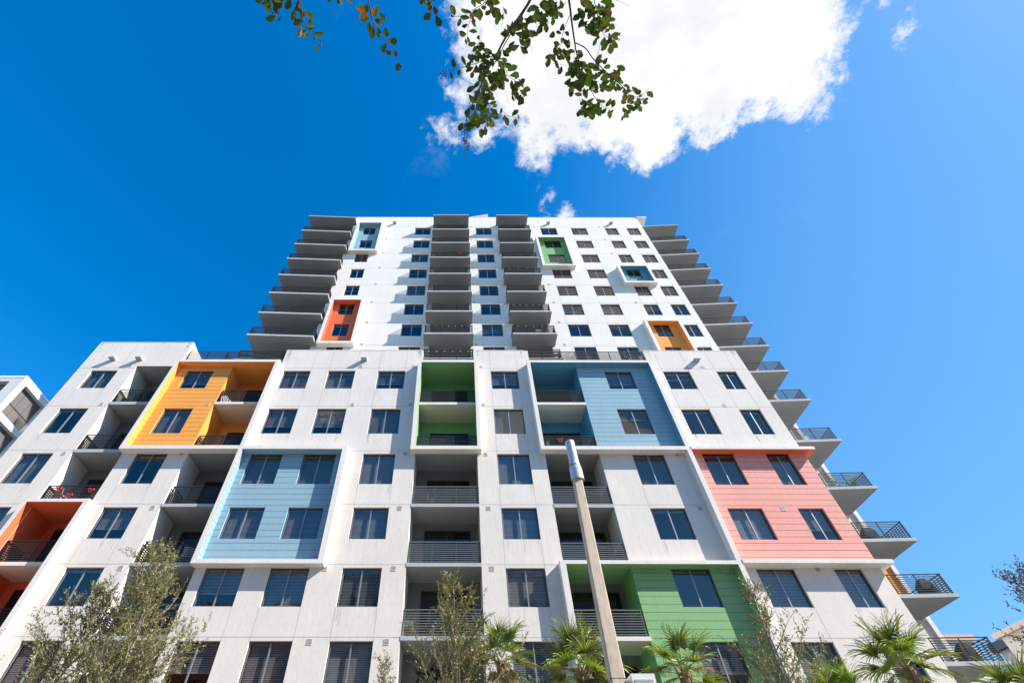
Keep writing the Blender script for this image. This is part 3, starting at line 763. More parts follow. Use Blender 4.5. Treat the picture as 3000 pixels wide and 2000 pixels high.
# -- wall vents and lamps
v = MB(); v.box(0, .22, -.010, 0, 0, .22, 'vent', {'y-': None}); v.face([(.0, -.004, 0), (.22, -.004, 0), (.22, -.004, .22), (0, -.004, .22)], 'vent_dark')
for k in range(4): v.box(.02, .20, -.013, -.005, .022 + k * .047, .047 + k * .047, 'vent')
for (a, b2, c, d) in ((0, .02, 0, .22), (.20, .22, 0, .22), (.02, .20, 0, .015), (.02, .20, .205, .22)): v.box(a, b2, -.015, -.010, c, d, 'vent')
VM = v.mesh('wall_vent')
for x, rows, up in ((-21.95, range(5), 0), (-15.42, range(5), 0), (-6.50, (0, 1), .0), (-2.95, range(6), 0), (1.53, range(6), 0), (12.2, range(6), 0), (16.4, range(6), 0)):
    for r_ in rows:
        zt = ROWS[r_][1]; place('wall_vent', VM, (x, Y0, zt + (.27 if r_ == 0 else .19 if r_ == 1 else -.15) - (.0)), B)
for x, r_ in ((-6.1, 4), (-6.1, 5)): place('wall_vent', VM, (x, Y0, ROWS[r_][1] - .15), B)
for x in (-8.0, 1.55, 8.95, 16.6):
    for k in range(8): place('wall_vent', VM, (x, YT, 52.62 - 3 * k - .12), B)
l = MB(); l.box(0, .42, -.34, 0, .06, .16, 'lamp'); l.box(.03, .39, -.32, 0, 0, .06, 'lens')
LM = l.mesh('wall_lamp')
for x, z, y in ((-6.45, 25.22, Y0), (16.05, 25.2, Y0), (-23.5, 25.25, Y0), (-21.7, 25.25, Y0), (-7.5, 53.25, YT), (10.6, 53.25, YT), (18.0, 53.25, YT)): place('wall_lamp', LM, (x, y, z), B)

# ------------------------------------------------------------------ neighbouring buildings
def simple_building(name, loc, label, cat='building'): return empty(name, loc, label, cat)
nb = simple_building('office_building', (-50, 40, 0), 'modern white building with large screened openings at the far left', 'building')
b = MB()
X0, X1, YA, YBk, ZT = -62, -40, 31.36, 48, 33.0
oz = [(29.32, 32.53), (25.57, 28.78), (21.8, 25.0), (18.1, 21.3)]
b.wall(X0, X1, 0, ZT, YA, 'fargray', [(-60, -41.15, z0, z1, .5) for z0, z1 in oz], jamb='fargray')
# right side facing +x with openings
def xwall(mb, x, y0, y1, z0, z1, m, hs, dp=.5):
    t_ = MB(); t_.wall(y0, y1, z0, z1, 0, m, [(*h, dp) for h in hs])
    for f_, mi in zip(t_.f, t_.m):
        mb.face([(x - t_.v[i][1], t_.v[i][0], t_.v[i][2]) for i in f_], t_.mats[mi])
xwall(b, X1, YA, YBk, 0, ZT, 'farwhite', [(31.92, 35.0, z0, z1) for z0, z1 in oz] + [(36.0, 39.1, z0, z1) for z0, z1 in oz] + [(40.1, 43.2, z0, z1) for z0, z1 in oz])
b.face([(X0, YA, ZT), (X1, YA, ZT), (X1, YBk, ZT), (X0, YBk, ZT)], 'farwhite'); b.face([(X0, YBk, 0), (X0, YBk, ZT), (X1, YBk, ZT), (X1, YBk, 0)], 'farwhite')
b.box(X0, X1 + .03, YA - .03, YBk, ZT, ZT + .22, 'farwhite')
b.build('wall', nb, (-50, 40, 0))
for z0, z1 in oz:
    g = MB(); g.box(-60, -41.15, YA + .42, YA + .45, z0, z1, 'screen'); zz = (z0 + z1) / 2; g.box(-60, -41.15, YA + .36, YA + .42, zz - .03, zz + .03, 'screenbar')
    g.build('window', nb, (-50, YA, z0))
    for y0 in (31.92, 36.0, 40.1):
        g = MB(); g.box(X1 - .46, X1 - .43, y0, y0 + 3.08, z0, z1, 'screen')
        zz = z0 + (z1 - z0) * .42
        g.box(X1 - .43, X1 - .38, y0, y0 + 3.08, zz - .04, zz + .04, 'screenbar')
        for yy in (1.0, 2.0): g.box(X1 - .43, X1 - .40, y0 + yy - .02, y0 + yy + .02, z0, z1, 'screenbar')
        g.build('window', nb, (X1, y0, z0))

rb = simple_building('beige_building', (40, 40, 0), 'beige stucco building with stepped cornice beyond the right edge balconies')
b = MB()
b.box(34.76, 52, 18, 34, 0, 12.4, 'beige'); b.box(34.5, 52.2, 17.8, 34.25, 12.4, 12.68, 'beige_dark'); b.box(36.2, 52, 18.4, 31.6, 12.68, 13.2, 'beige'); b.box(35.95, 52.2, 18.2, 31.85, 13.2, 13.45, 'beige_dark')
b.build('wall', rb, (40, 40, 0))
for y0 in (31.6, 28.0, 24.0):
    g = MB(); g.box(34.70, 34.755, y0 - 1.6, y0, 10.0, 11.7, 'screen'); g.box(34.66, 34.70, y0 - .84, y0 - .76, 10.0, 11.7, 'beige_dark'); g.build('window', rb, (34.7, y0, 10))
rb = simple_building('slate_roof_building', (46, 39, 0), 'gray block with a dark slate roof showing behind the lowest balcony')
b = MB(); b.box(42, 50, 35.5, 42, 0, 14.0, 'grayblock'); b.build('wall', rb, (46, 39, 0))
b = MB(); b.prism([(41.6, 35.4), (50.4, 35.4), (50.4, 42.3), (41.6, 42.3)], 14.0, 14.55, 'slate'); b.build('roof', rb, (46, 39, 14))
rb = simple_building('pale_building', (55, 60, 0), 'low white building with peach coping seen through the lowest balcony railing')
b = MB(); b.box(44, 57.8, 60, 75, 0, 20.4, 'farwhite'); b.box(43.8, 58.1, 59.7, 75, 20.4, 20.95, 'peach'); b.build('wall', rb, (55, 60, 0))
g = MB(); g.box(54.6, 57.6, 59.9, 59.98, 18.3, 20.2, 'grayblock'); g.build('window', rb, (54.6, 60, 18.3))

for nm_, x0, x1, zt, mm, lb in (('brick_red_building', -62, -22, 27, 'red', 'orange red apartment building across the street behind the viewer'), ('gray_building', -20, 24, 31, 'grayblock', 'plain gray apartment building across the street behind the viewer'), ('tan_building', 27, 60, 24, 'beige', 'tan apartment building across the street behind the viewer')):
    ob = simple_building(nm_, ((x0 + x1) / 2, -30, 0), lb)
    b = MB(); hh = [(x + 1.0, x + 3.2, z, z + 1.7, .25) for x in range(int(x0), int(x1) - 3, 4) for z in range(2, int(zt) - 3, 3)]
    fl = MB(); fl.wall(-x1, -x0, 0, zt, 0, mm, [(-h[1], -h[0], *h[2:]) for h in hh])
    for f_, mi in zip(fl.f, fl.m): b.face([(-fl.v[i][0], -24 - fl.v[i][1], fl.v[i][2]) for i in f_], fl.mats[mi])
    b.box(x0, x1, -40, -24.3, 0, zt, mm, {'y+': 'dark'}); b.box(x0 - .2, x1 + .2, -40, -23.8, zt, zt + .4, 'trim')
    b.build('wall', ob, ((x0 + x1) / 2, -30, 0))
# ------------------------------------------------------------------ concrete pole
P = empty('utility_pole', (3.9, 12.8, 0), 'square concrete pole with a grey antenna canister on top', 'pole')
b = MB(); hb, ht_ = .150, .115
def sq(x, z, h): return [Vector((x - h, 12.8 - h, z)), Vector((x + h, 12.8 - h, z)), Vector((x + h, 12.8 + h, z)), Vector((x - h, 12.8 + h, z))]
def ch(x, z, h, c=.02):
    y = 12.8
    return [(x - h + c, y - h, z), (x + h - c, y - h, z), (x + h, y - h + c, z), (x + h, y + h - c, z), (x + h - c, y + h, z), (x - h + c, y + h, z), (x - h, y + h - c, z), (x - h, y - h + c, z)]
A_, B_ = ch(3.55, 0, hb + .05), ch(3.752, 10.6, ht_ + .005)
for i in range(8): b.face([A_[i], A_[(i + 1) % 8], B_[(i + 1) % 8], B_[i]], 'concrete')
b.build('shaft', P, (3.9, 12.8, 0))
b = MB(); S_ = 28
prof = [(9.98, .195), (10.35, .195), (10.62, .155), (10.80, .150), (11.42, .150), (11.45, .135)]
cx = 3.765
def ring(z, r, inn=False): return [(cx + r * math.cos(2 * math.pi * i / S_), 12.8 + r * math.sin(2 * math.pi * i / S_), z) for i in range(S_)]
for (z0, r0), (z1, r1) in zip(prof, prof[1:]):
    a, c = ring(z0, r0), ring(z1, r1)
    for i in range(S_): b.face([a[i], a[(i + 1) % S_], c[(i + 1) % S_], c[i]], 'can')
b.face(ring(11.45, .135), 'can')
a, c = ring(9.98, .195), ring(9.98, .178)
for i in range(S_): b.face([a[i], c[i], c[(i + 1) % S_], a[(i + 1) % S_]], 'can')
a = ring(10.5, .178)
for i in range(S_): b.face([c[i], a[i], a[(i + 1) % S_], c[(i + 1) % S_]], 'can_in')
b.face(ring(10.5, .178)[::-1], 'can_in')
for z in (10.98, 10.64):
    a, c = ring(z, .153 if z > 10.7 else .158), ring(z + .012, .153 if z > 10.7 else .158)
    for i in range(S_): b.face([a[i], a[(i + 1) % S_], c[(i + 1) % S_], c[i]], 'sticker')
can = b.build('canister', P, (cx, 12.8, 9.98))
b = MB(); 
def patch(z0, z1, a0, a1, r, m):
    for k in range(5):
        t0, t1 = a0 + (a1 - a0) * k / 5, a0 + (a1 - a0) * (k + 1) / 5
        b.face([(cx + r * math.cos(t0), 12.8 + r * math.sin(t0), z0), (cx + r * math.cos(t1), 12.8 + r * math.sin(t1), z0), (cx + r * math.cos(t1), 12.8 + r * math.sin(t1), z1), (cx + r * math.cos(t0), 12.8 + r * math.sin(t0), z1)], m)
patch(10.70, 10.79, R(-85), R(-55), .1575, 'sticker'); patch(10.83, 10.95, R(-85), R(-62), .1535, 'sticker')
b.build('sticker', can, (cx, 12.8, 10.7))
b = MB(); b.box(3.90, 4.42, 12.5, 12.95, 3.9, 4.86, 'cabinet')
for k in range(3): b.box(3.95, 4.36, 12.485, 12.5, 4.72 - k * .05, 4.75 - k * .05, 'can')
b.box(3.80, 3.90, 12.7, 12.78, 4.72, 4.78, 'cabinet'); b.build('equipment_cabinet', P, (3.9, 12.5, 3.9))
b = MB(); b.box(3.64 - .165, 3.64 + .165, 12.8 - .165, 12.8 + .165, 4.80, 4.815, 'rail'); b.build('strap', P, (3.64, 12.8, 4.8))

# ------------------------------------------------------------------ plants
def leaf(mb, p, d, n, L, W, m, fold=.15):
    """lens leaf from p along d, surface normal n"""
    d = Vector(d).normalized(); s_ = d.cross(Vector(n))
    if s_.length < 1e-4: s_ = d.cross(Vector((.3, .5, 1)))
    s_.normalize(); u = s_.cross(d); p = Vector(p)
    k = mb.mi(m); i = len(mb.v)
    a = p + d * L * .45 + s_ * W / 2 + u * W * fold; c = p + d * L * .45 - s_ * W / 2 + u * W * fold; t_ = p + d * L - u * L * .06
    mb.v += [tuple(p), tuple(a), tuple(t_), tuple(c)]
    mb.f += [(i, i + 1, i + 2), (i, i + 2, i + 3)]; mb.m += [k, k]

def rvec(rn): return Vector((rn.gauss(0, 1), rn.gauss(0, 1), rn.gauss(0, 1))).normalized()

def oak(base, height, radius, seed, label, limbs=60, lean=(0, 0), lm='oakleaf', zvis=3.6, dens=1.0, prof=None, lsz=1.0, cat='tree'):
    rn = random.Random(seed)
    base = Vector(base); T = empty('oak_tree', base, label, cat, 'slim oaks planted before the building')
    tr, cr = MB(), MB()
    prof = prof or (lambda t: (1 - t) ** .75 * (.4 + .6 * min(1, t / .3)))
    npt = 14; spine = []
    for i in range(npt + 1):
        t = i / npt
        spine.append(base + Vector((lean[0] * t * t + .10 * math.sin(5 * t + seed), lean[1] * t * t + .08 * math.cos(4 * t + seed), height * t * .97)))
    tr.tube(spine, [.085 * (1 - t / npt) ** .8 + .006 for t in range(npt + 1)], 'bark', 7)
    def on(t):
        f = t * npt; i = min(int(f), npt - 1); return spine[i].lerp(spine[i + 1], f - i)
    zb = max(.28, zvis / height - .08)
    for i in range(limbs):
        t = zb + (1 - zb) * (i + rn.random()) / limbs
        t = min(t, .985); p0 = on(t); az = i * 2.39996 + rn.uniform(-.4, .4)
        tt = (t - .25) / .75
        L = max(.25, radius * prof(max(0, tt)) * rn.choice([.5, .75, .95, 1.15, 1.4]) * rn.uniform(.9, 1.1))
        rise = rn.uniform(.45, 1.7)
        d = Vector((math.cos(az), math.sin(az), rise)).normalized()
        pts = [p0]; dd = d.copy(); ns = 7
        for k in range(ns):
            dd = (dd + rvec(rn) * .16 + Vector((0, 0, .06))).normalized(); pts.append(pts[-1] + dd * L * 1.15 / ns)
        r0 = .007 + .012 * L * (1 - .5 * t)
        tr.tube(pts, [r0 * (1 - k / ns) + .0025 for k in range(ns + 1)], 'bark', 5)
        ntw = int((5 + L * 9) * dens)
        for j in range(ntw):
            f = rn.uniform(.22, 1) * ns; a = min(int(f), ns - 1); q0 = pts[a].lerp(pts[a + 1], f - a)
            ax = (pts[a + 1] - pts[a]).normalized()
            td = (ax * .75 + rvec(rn) * .85 + Vector((0, 0, .35))).normalized(); tl = rn.uniform(.16, .42) * (.7 + .3 * L)
            q1 = q0 + td * tl * .5 + rvec(rn) * .02; q2 = q0 + td * tl + Vector((0, 0, rn.uniform(-.05, .05)))
            tr.tube([q0, q1, q2], [.0035, .0026, .0014], 'bark', 3, False)
            nl = int(tl / .024)
            for k in range(nl):
                u = (k + rn.random()) / nl; c = q0.lerp(q1, u * 2) if u < .5 else q1.lerp(q2, u * 2 - 1)
                ld = (td * .8 + rvec(rn) * .9).normalized(); S = rn.uniform(.75, 1.3) * lsz
                leaf(cr, c, ld, rvec(rn) + Vector((0, 0, .6)), .058 * S, .020 * S, lm)
    tr.build('trunk', T, base, True); cr.build('crown', T, base)
    return T
oak((-7.1, 12, .13), 7.4, 2.0, 11, 'bushiest oak tree, tall and dense, in front of the gray balconies at the left', 76, (-.42, .1), zvis=3.7, dens=1.2, lsz=1.15, prof=lambda t: (1 - t) ** .6 * (.55 + .45 * min(1, t / .3)))
oak((-8.3, 12.2, .13), 6.45, 1.75, 14, 'lower spreading oak tree in the bottom left corner', 58, (-.35, 0), zvis=3.5, dens=1.15, lsz=1.15, prof=lambda t: (1 - t) ** .55)
oak((-.10, 14, .13), 7.55, 2.05, 5, 'slim sparse oak tree before the central gray balconies', 60, (.08, 0), zvis=4.4, dens=1.2, lsz=1.15)
oak((8.15, 14, .13), 7.40, 1.75, 8, 'thin airy oak tree before the green boards and white fin', 48, (.15, 0), zvis=4.2, dens=.95, lsz=1.15)
oak((10.9, 9.2, .13), 5.6, 1.5, 21, 'dark reddish oak tree cut off by the right edge of the picture', 50, (-.3, 0), 'oakleaf_dark', zvis=3.2, dens=.9)
oak((-1.5, 16, .13), 6.05, 1.0, 33, 'small oak sapling below the window left of the central balconies', 26, (-.6, 0), zvis=4.6, dens=.9, lsz=1.2)

def palm(base, ztop, seed, label, n=20, size=1.0, infl=2, lean=(0, 0), dry=4, young=False, trunk_r=.15, elmin=-38):
    rn = random.Random(seed); base = Vector(base)
    T = empty('cabbage_palm', base, label, 'palm tree', 'cabbage palms along the front of the building')
    tr = MB(); top = Vector((base.x + lean[0], base.y + lean[1], ztop)); pts = []; rad = []
    npt = 44
    for i in range(npt + 1):
        t = i / npt; pts.append(base.lerp(top, t) + Vector((-.06 * math.sin(3 * t), 0, 0))); rad.append(trunk_r * (1 + .12 * rn.random()) * (1.12 - .22 * t) + (.02 if i % 2 else 0))
    tr.tube(pts, rad, 'palm_bark', 10)
    hc = ztop - base.z
    for i in range(70):
        t = rn.uniform(.55, 1); p = base.lerp(top, t); az = rn.uniform(0, 6.283); o_ = Vector((math.cos(az), math.sin(az), 0))
        tr.obox(p + o_ * trunk_r * .85, p + o_ * (trunk_r + .07) + Vector((0, 0, rn.uniform(.14, .28))), .06, .02, rn.choice(['palm_bark', 'palm_dry']), up=o_)
    tr.build('trunk', T, base)
    for i in range(n):
        isdry = i < dry
        az = i * 2.39996 + rn.uniform(-.25, .25)
        el = R(-62 + 14 * rn.random()) if isdry else R(elmin + (80 - elmin) * ((i - dry) / max(1, n - dry - 1)) ** .85 + rn.uniform(-8, 8))
        mat = 'palm_dry' if isdry else ('palm_bright' if (young or rn.random() < .18) else 'palm')
        fr = MB(); h = Vector((math.cos(az), math.sin(az), 0)); d = h * math.cos(el) + Vector((0, 0, math.sin(el)))
        PL = rn.uniform(.55, .85) * size * (.6 if isdry else 1)
        p0 = top + h * .05 + Vector((0, 0, -.1 + .25 * max(0, math.sin(el)))); pp = [p0]; dd = d.copy()
        for k in range(5):
            pp.append(pp[-1] + dd * PL / 5); dd = (dd + Vector((0, 0, -.05))).normalized()
        fr.tube(pp, [.018, .015, .013, .012, .011, .010], 'petiole' if not isdry else 'palm_dry', 5)
        hub = pp[-1]; fwd = dd; sd = fwd.cross(Vector((0, 0, 1)))
        if sd.length < .1: sd = Vector((-math.sin(az), math.cos(az), 0))
        sd.normalize(); up = sd.cross(fwd).normalized()
        roll = rn.uniform(-.5, .5); sd, up = sd * math.cos(roll) + up * math.sin(roll), up * math.cos(roll) - sd * math.sin(roll)
        nl = 46; k_ = fr.mi(mat); fold = rn.uniform(.15, .45)
        for j in range(nl):
            u = (j + .5) / nl * 2 - 1; ang = u * R(128) + rn.uniform(-.03, .03)
            ld = (fwd * math.cos(ang) + sd * math.sin(ang) + up * fold * abs(math.sin(ang)) * (1 if j % 2 else .8)).normalized()
            LL = size * (.70 + .24 * math.cos(ang)) * rn.uniform(.86, 1.1) * (.75 if isdry else 1)
            wv = ld.cross(up).normalized(); droop = rn.uniform(.10, .34) * (2.0 if isdry else 1) * (1.4 if abs(u) > .75 else 1)
            segs = [(0, .008), (.24, .020), (.42, .014), (.62, .008), (.82, .0045), (1, .001)]
            i0 = len(fr.v); p = hub.copy(); prev = 0; cd = ld.copy()
            for (s_, wd) in segs:
                p = p + cd * LL * (s_ - prev); prev = s_
                if s_ > .25: cd = (cd + Vector((0, 0, -1)) * droop + rvec(rn) * .03).normalized()
                off = wv * wd * size; lift = up * (.012 if j % 2 else -.008) * size
                fr.v += [tuple(p - off + lift), tuple(p + off - lift)]
            for s_ in range(len(segs) - 1):
                fr.f.append((i0 + s_ * 2, i0 + s_ * 2 + 1, i0 + s_ * 2 + 3, i0 + s_ * 2 + 2)); fr.m.append(k_)
        o = fr.build('frond', T, top)
        if isdry: o['label'] = 'dry tan hanging frond'
    for i in range(infl):
        az = rn.uniform(0, 6.283) if i else math.pi * 1.15 + rn.uniform(-.3, .3)
        if i == 1: az = -.15
        if i == 2: az = -1.2
        d = Vector((math.cos(az), math.sin(az) * .6, rn.uniform(.35, .8) - .45 * (i == 2))).normalized(); st = MB(); pts = [top.copy()]; dd = d.copy(); L = rn.uniform(.95, 1.3) * size
        for k in range(8): dd = (dd + Vector((0, 0, -.13))).normalized(); pts.append(pts[-1] + dd * L / 8)
        st.tube(pts, [.014 - .0014 * k for k in range(9)], 'inflor', 4)
        for k in range(46):
            f = rn.uniform(3, 8); a = min(int(f), 7); q0 = pts[a].lerp(pts[a + 1], f - a)
            td = (dd * .5 + rvec(rn) + Vector((0, 0, -.15))).normalized(); tl = rn.uniform(.12, .32) * size
            q1 = q0 + td * tl
            st.tube([q0, q1], [.003, .002], 'inflor', 3, False)
            for m_ in range(9):
                c = q0.lerp(q1, rn.random()); leaf(st, c, rvec(rn) + td * .5, rvec(rn), .055, .007, 'inflor')
        o = st.build('flower_stalk', T, top); o['label'] = 'dry brown feathery flower stalk'
    return T
palm((1.42, 16.5, .13), 6.2, 1, 'cabbage palm just right of the central slim oak, upright fronds', 16, .76, 2, (-.05, 0), 3, False, .15, -12)
palm((3.45, 15.2, .13), 5.6, 2, 'shaggy cabbage palm with brown flower stalks left of the concrete pole', 24, .78, 3, (0, 0), 5)
palm((6.95, 16.5, .13), 5.9, 3, 'leaning cabbage palm with bright new leaf before the green boards', 18, .78, 2, (-.25, 0), 4)
palm((13.62, 16.5, .13), 6.05, 4, 'cabbage palm with spreading fans before the white wall on the right', 17, .86, 0, (-.25, 0), 1, False, .17, -18)
palm((11.0, 16.5, .13), 5.15, 6, 'low yellow green palm top between the airy oak and the spreading palm', 16, .7, 0, (0, 0), 0, True)
palm((16.15, 16.2, .13), 4.95, 9, 'cabbage palm in the lower right corner below the lowest balcony', 22, .84, 0, (0, 0), 1)
palm((3.0, 17.6, .13), 4.75, 12, 'short cabbage palm under the window behind the shaggy palm', 14, .8, 1, (0, 0), 2)

# ------------------------------------------------------------------ crape myrtle overhead
CP, SP = math.cos(PITCH), math.sin(PITCH)
def at(px, py, t):
    """point at depth t (metres along the lens axis) in the direction of a photo position"""
    u, v_ = (px - 1337) / 1394, (1000 - py) / 1394
    return Vector((u * t, (CP - v_ * SP) * t, (SP + v_ * CP) * t + 1.6))
MY = empty('crape_myrtle_tree', (.9, -2.2, .13), 'overhanging branches with dark leaves and berries hanging from the top edge', 'tree')
rn = random.Random(77)
mt, ml_, mbr = MB(), MB(), MB()
def A(pts): return [(700 + x / 3.136, y / 3.136) for x, y in pts]      # left strip of the photo's top edge
def Q(pts): return [(1250 + x / 3.136, y / 3.136) for x, y in pts]
def bigleaf(p, d, n, L, W, m='myrtle'):
    d = Vector(d).normalized(); s_ = d.cross(Vector(n))
    if s_.length < 1e-3: s_ = d.cross(Vector((.2, .4, 1)))
    s_.normalize(); u = s_.cross(d).normalized(); k = ml_.mi(m); i = len(ml_.v); p = Vector(p)
    curl = rn.uniform(-.25, .25); prof = [(0, .02), (.12, .34), (.3, .72), (.5, .95), (.68, .92), (.84, .62), (.95, .25)]
    jag = [rn.uniform(.72, 1.08) for _ in range(14)]
    mid = []; le = []; ri = []
    for a, (t, wv) in enumerate(prof):
        c = p + d * L * t + u * L * curl * t * t
        mid.append(c); le.append(c + s_ * W / 2 * wv * jag[a] + u * W * .14 * wv); ri.append(c - s_ * W / 2 * wv * jag[a + 7] + u * W * .14 * wv)
    tip = p + d * L + u * L * curl
    n_ = len(prof)
    ml_.v += [tuple(x) for x in mid + le + ri] + [tuple(tip)]
    for a in range(n_ - 1):
        ml_.f += [(i + a, i + a + 1, i + n_ + a + 1, i + n_ + a), (i + a + 1, i + a, i + 2 * n_ + a, i + 2 * n_ + a + 1)]; ml_.m += [k, k]
    ml_.f += [(i + n_ - 1, i + 3 * n_, i + 2 * n_ - 1), (i + 3 * n_, i + n_ - 1, i + 3 * n_ - 1)]; ml_.m += [k, k]
def stem(px, t0, t1, r0, r1, gap=None, size=1.0, twist=.12, start=0.0):
    n = len(px); pts = []
    ph = rn.uniform(0, 6)
    for i, (x, y) in enumerate(px):
        f = i / (n - 1); pts.append(at(x, y, t0 + (t1 - t0) * f + twist * math.sin(3 * f + ph)))
    # resample smooth
    sm = []
    for i in range(n - 1):
        a, b_, c, d = pts[max(0, i - 1)], pts[i], pts[i + 1], pts[min(n - 1, i + 2)]
        for k in range(5):
            s = k / 5
            sm.append(.5 * ((2 * b_) + (c - a) * s + (2 * a - 5 * b_ + 4 * c - d) * s * s + (3 * b_ - a - 3 * c + d) * s ** 3))
    sm.append(pts[-1])
    mt.tube(sm, [r0 + (r1 - r0) * i / (len(sm) - 1) for i in range(len(sm))], 'bark_dark', 6)
    if gap:
        acc = 0; sidef = 1
        for i in range(1, len(sm)):
            acc += (sm[i] - sm[i - 1]).length
            if i / len(sm) < start: acc = 0; continue
            while acc > gap:
                acc -= gap * rn.uniform(.8, 1.2); ax = (sm[i] - sm[i - 1]).normalized(); view = (sm[i] - Vector((0, 0, 1.6))).normalized()
                sdv = ax.cross(view).normalized() * sidef; sidef = -sidef
                d = (ax * rn.uniform(.1, .9) + sdv * rn.uniform(.6, 1.1) + rvec(rn) * .35).normalized(); S = rn.uniform(.7, 1.2) * size
                bigleaf(sm[i] + sdv * .004, d, view + rvec(rn) * .55, .050 * S, .031 * S * rn.uniform(.8, 1.15))
    return sm
def cluster(x, y, t, n, rpx, size=1.0):
    for i in range(max(2, round(n * .88))):
        a, r = rn.uniform(0, 6.283), rpx * 1.08 * math.sqrt(rn.random()); p = at(x + r * math.cos(a), y + r * math.sin(a), t + rn.uniform(-.12, .12))
        view = (p - Vector((0, 0, 1.6))).normalized(); dn = (at(x, y + 40, t) - at(x, y, t)).normalized(); sd = (at(x + 40, y, t) - at(x, y, t)).normalized(); th = rn.uniform(-1.5, 1.5)
        d = dn * math.cos(th) + sd * math.sin(th) + rvec(rn) * .25
        S = rn.uniform(.75, 1.2) * size; bigleaf(p, d, view + rvec(rn) * .5, .051 * S, .032 * S * rn.uniform(.8, 1.15))
def one(x, y, t, ang, L, W, m='myrtle', tilt=.15):
    p = at(x, y, t); view = (p - Vector((0, 0, 1.6))).normalized(); sd = (at(x + 40, y, t) - p).normalized(); dn = (at(x, y + 40, t) - p).normalized()
    d = sd * math.cos(R(ang)) + dn * math.sin(R(ang)); bigleaf(p - d * L / 2, d, view + rvec(rn) * tilt, L, W, m)
def berries(x, y, t, n, r=10):
    c = at(x, y, t)
    for i in range(n):
        p = at(x + rn.gauss(0, r * .5), y + rn.gauss(0, r * .75), t + rn.uniform(-.03, .03)); mbr.ball(p, rn.uniform(.0032, .0046), 'berry', 5); mt.tube([c, p], [.0008, .0006], 'bark_dark', 3, False)
K = 3.136
# three small sprays at the left
stem(A([(290, -60), (300, 60), (345, 160)]), 2.2, 2.25, .0025, .001, .05); stem(A([(520, -60), (565, 60), (590, 200), (640, 290), (690, 360), (745, 420)]), 2.2, 2.3, .0028, .0008, .045, start=.0); stem(A([(535, -10), (600, 110), (650, 185)]), 2.25, 2.3, .0016, .0008)
for x, y, ang, L, W in [(340, 95, 75, .056, .036), (250, 10, 100, .05, .034), (450, 35, 110, .055, .034), (495, 140, 100, .052, .036), (565, 125, 60, .05, .034), (540, 215, 150, .05, .034), (650, 215, 100, .05, .026), (585, 305, 40, .044, .034), (655, 265, 140, .03, .02), (180, 5, 150, .04, .03), (380, 30, 120, .045, .03), (545, 40, 100, .045, .03), (270, 55, 130, .028, .02), (320, 15, 90, .04, .03)]: one(*A([(x, y)])[0], 2.25, ang, L, W)
one(*A([(555, 300)])[0], 2.24, 110, .05, .03, 'myrtle_yellow')
berries(*A([(300, 120)])[0], 2.25, 3, 3); berries(*A([(365, 175)])[0], 2.25, 7, 5); berries(*A([(690, 360)])[0], 2.3, 5, 4); berries(*A([(745, 420)])[0], 2.3, 6, 4)
stem(A([(1150, -60), (1185, 20), (1215, 170), (1250, 240), (1310, 330), (1390, 420), (1440, 490), (1470, 570)]), 2.15, 2.3, .0035, .001, None)
for x, y, ang, L, W in [(920, 15, 95, .048, .032), (820, 5, 80, .03, .02), (1165, 75, 100, .042, .034), (1155, 180, 160, .045, .03), (1305, 150, 60, .042, .03), (1275, 205, 20, .046, .032), (1190, 250, 90, .045, .03), (1220, 295, 100, .055, .036), (1280, 290, 70, .036, .022), (1345, 295, 80, .046, .034), (1405, 380, 10, .05, .034), (1330, 440, 110, .046, .03), (1370, 490, 50, .036, .028), (1432, 490, 80, .036, .022), (1460, 620, 95, .045, .036), (1270, 325, 60, .028, .02)]: one(*A([(x, y)])[0], 2.22, ang, L, W)
for x, y, ang, L, W in [(1110, 85, 20, .048, .034), (1140, 145, 150, .046, .03), (1250, 100, 110, .058, .034), (1015, 8, 60, .03, .018)]: one(*A([(x, y)])[0], 2.2, ang, L, W, 'myrtle_yellow')
stem(A([(1720, -60), (1750, 20), (1770, 70), (1795, 120)]), 2.1, 2.15, .003, .0015)
for x, y, ang, L, W in [(1690, 10, 120, .05, .035), (1740, 60, 80, .045, .03), (1725, 155, 135, .052, .036), (1828, 200, 65, .062, .036), (1795, 95, 75, .04, .026), (1735, 15, 40, .03, .02)]: one(*A([(x, y)])[0], 2.15, ang, L, W)
berries(*A([(1785, 12)])[0], 2.15, 4, 4)
# the long spray that hangs in front of the cloud
stem(Q([(980, -80), (930, 30), (850, 150), (760, 280), (690, 400), (640, 500), (590, 580), (500, 770), (430, 930), (380, 1040), (345, 1180), (345, 1340), (342, 1450), (325, 1550)]), 2.3, 2.5, .0075, .0008, None)
stem(Q([(930, 30), (860, 160), (780, 290), (700, 430), (660, 520), (600, 620)]), 2.36, 2.44, .004, .0016, .10)
stem(Q([(640, 490), (520, 555), (400, 600), (300, 625), (200, 655)]), 2.45, 2.35, .0022, .0008, .026, .9); berries(*Q([(150, 680)])[0], 2.35, 14, 11)
stem(Q([(590, 580), (660, 560), (700, 590), (750, 700), (830, 760), (860, 850), (890, 880)]), 2.4, 2.35, .002, .0007, .028); berries(*Q([(895, 875)])[0], 2.35, 2, 3)
stem(Q([(440, 900), (500, 930), (560, 960), (640, 1050), (720, 1060), (790, 1075), (845, 1080)]), 2.5, 2.45, .0018, .0007, .036, .8); berries(*Q([(835, 1070)])[0], 2.45, 4, 4)
stem(Q([(560, -60), (520, 30), (460, 70), (390, 115), (330, 150), (240, 155)]), 2.2, 2.3, .002, .0007, .032, .95); berries(*Q([(228, 155)])[0], 2.3, 6, 5)
stem(Q([(440, 90), (400, 170), (375, 260), (370, 320), (335, 355)]), 2.3, 2.35, .0016, .0006, .026, .8)
stem(Q([(500, 770), (440, 780), (380, 760), (300, 710)]), 2.45, 2.4, .0012, .0006)
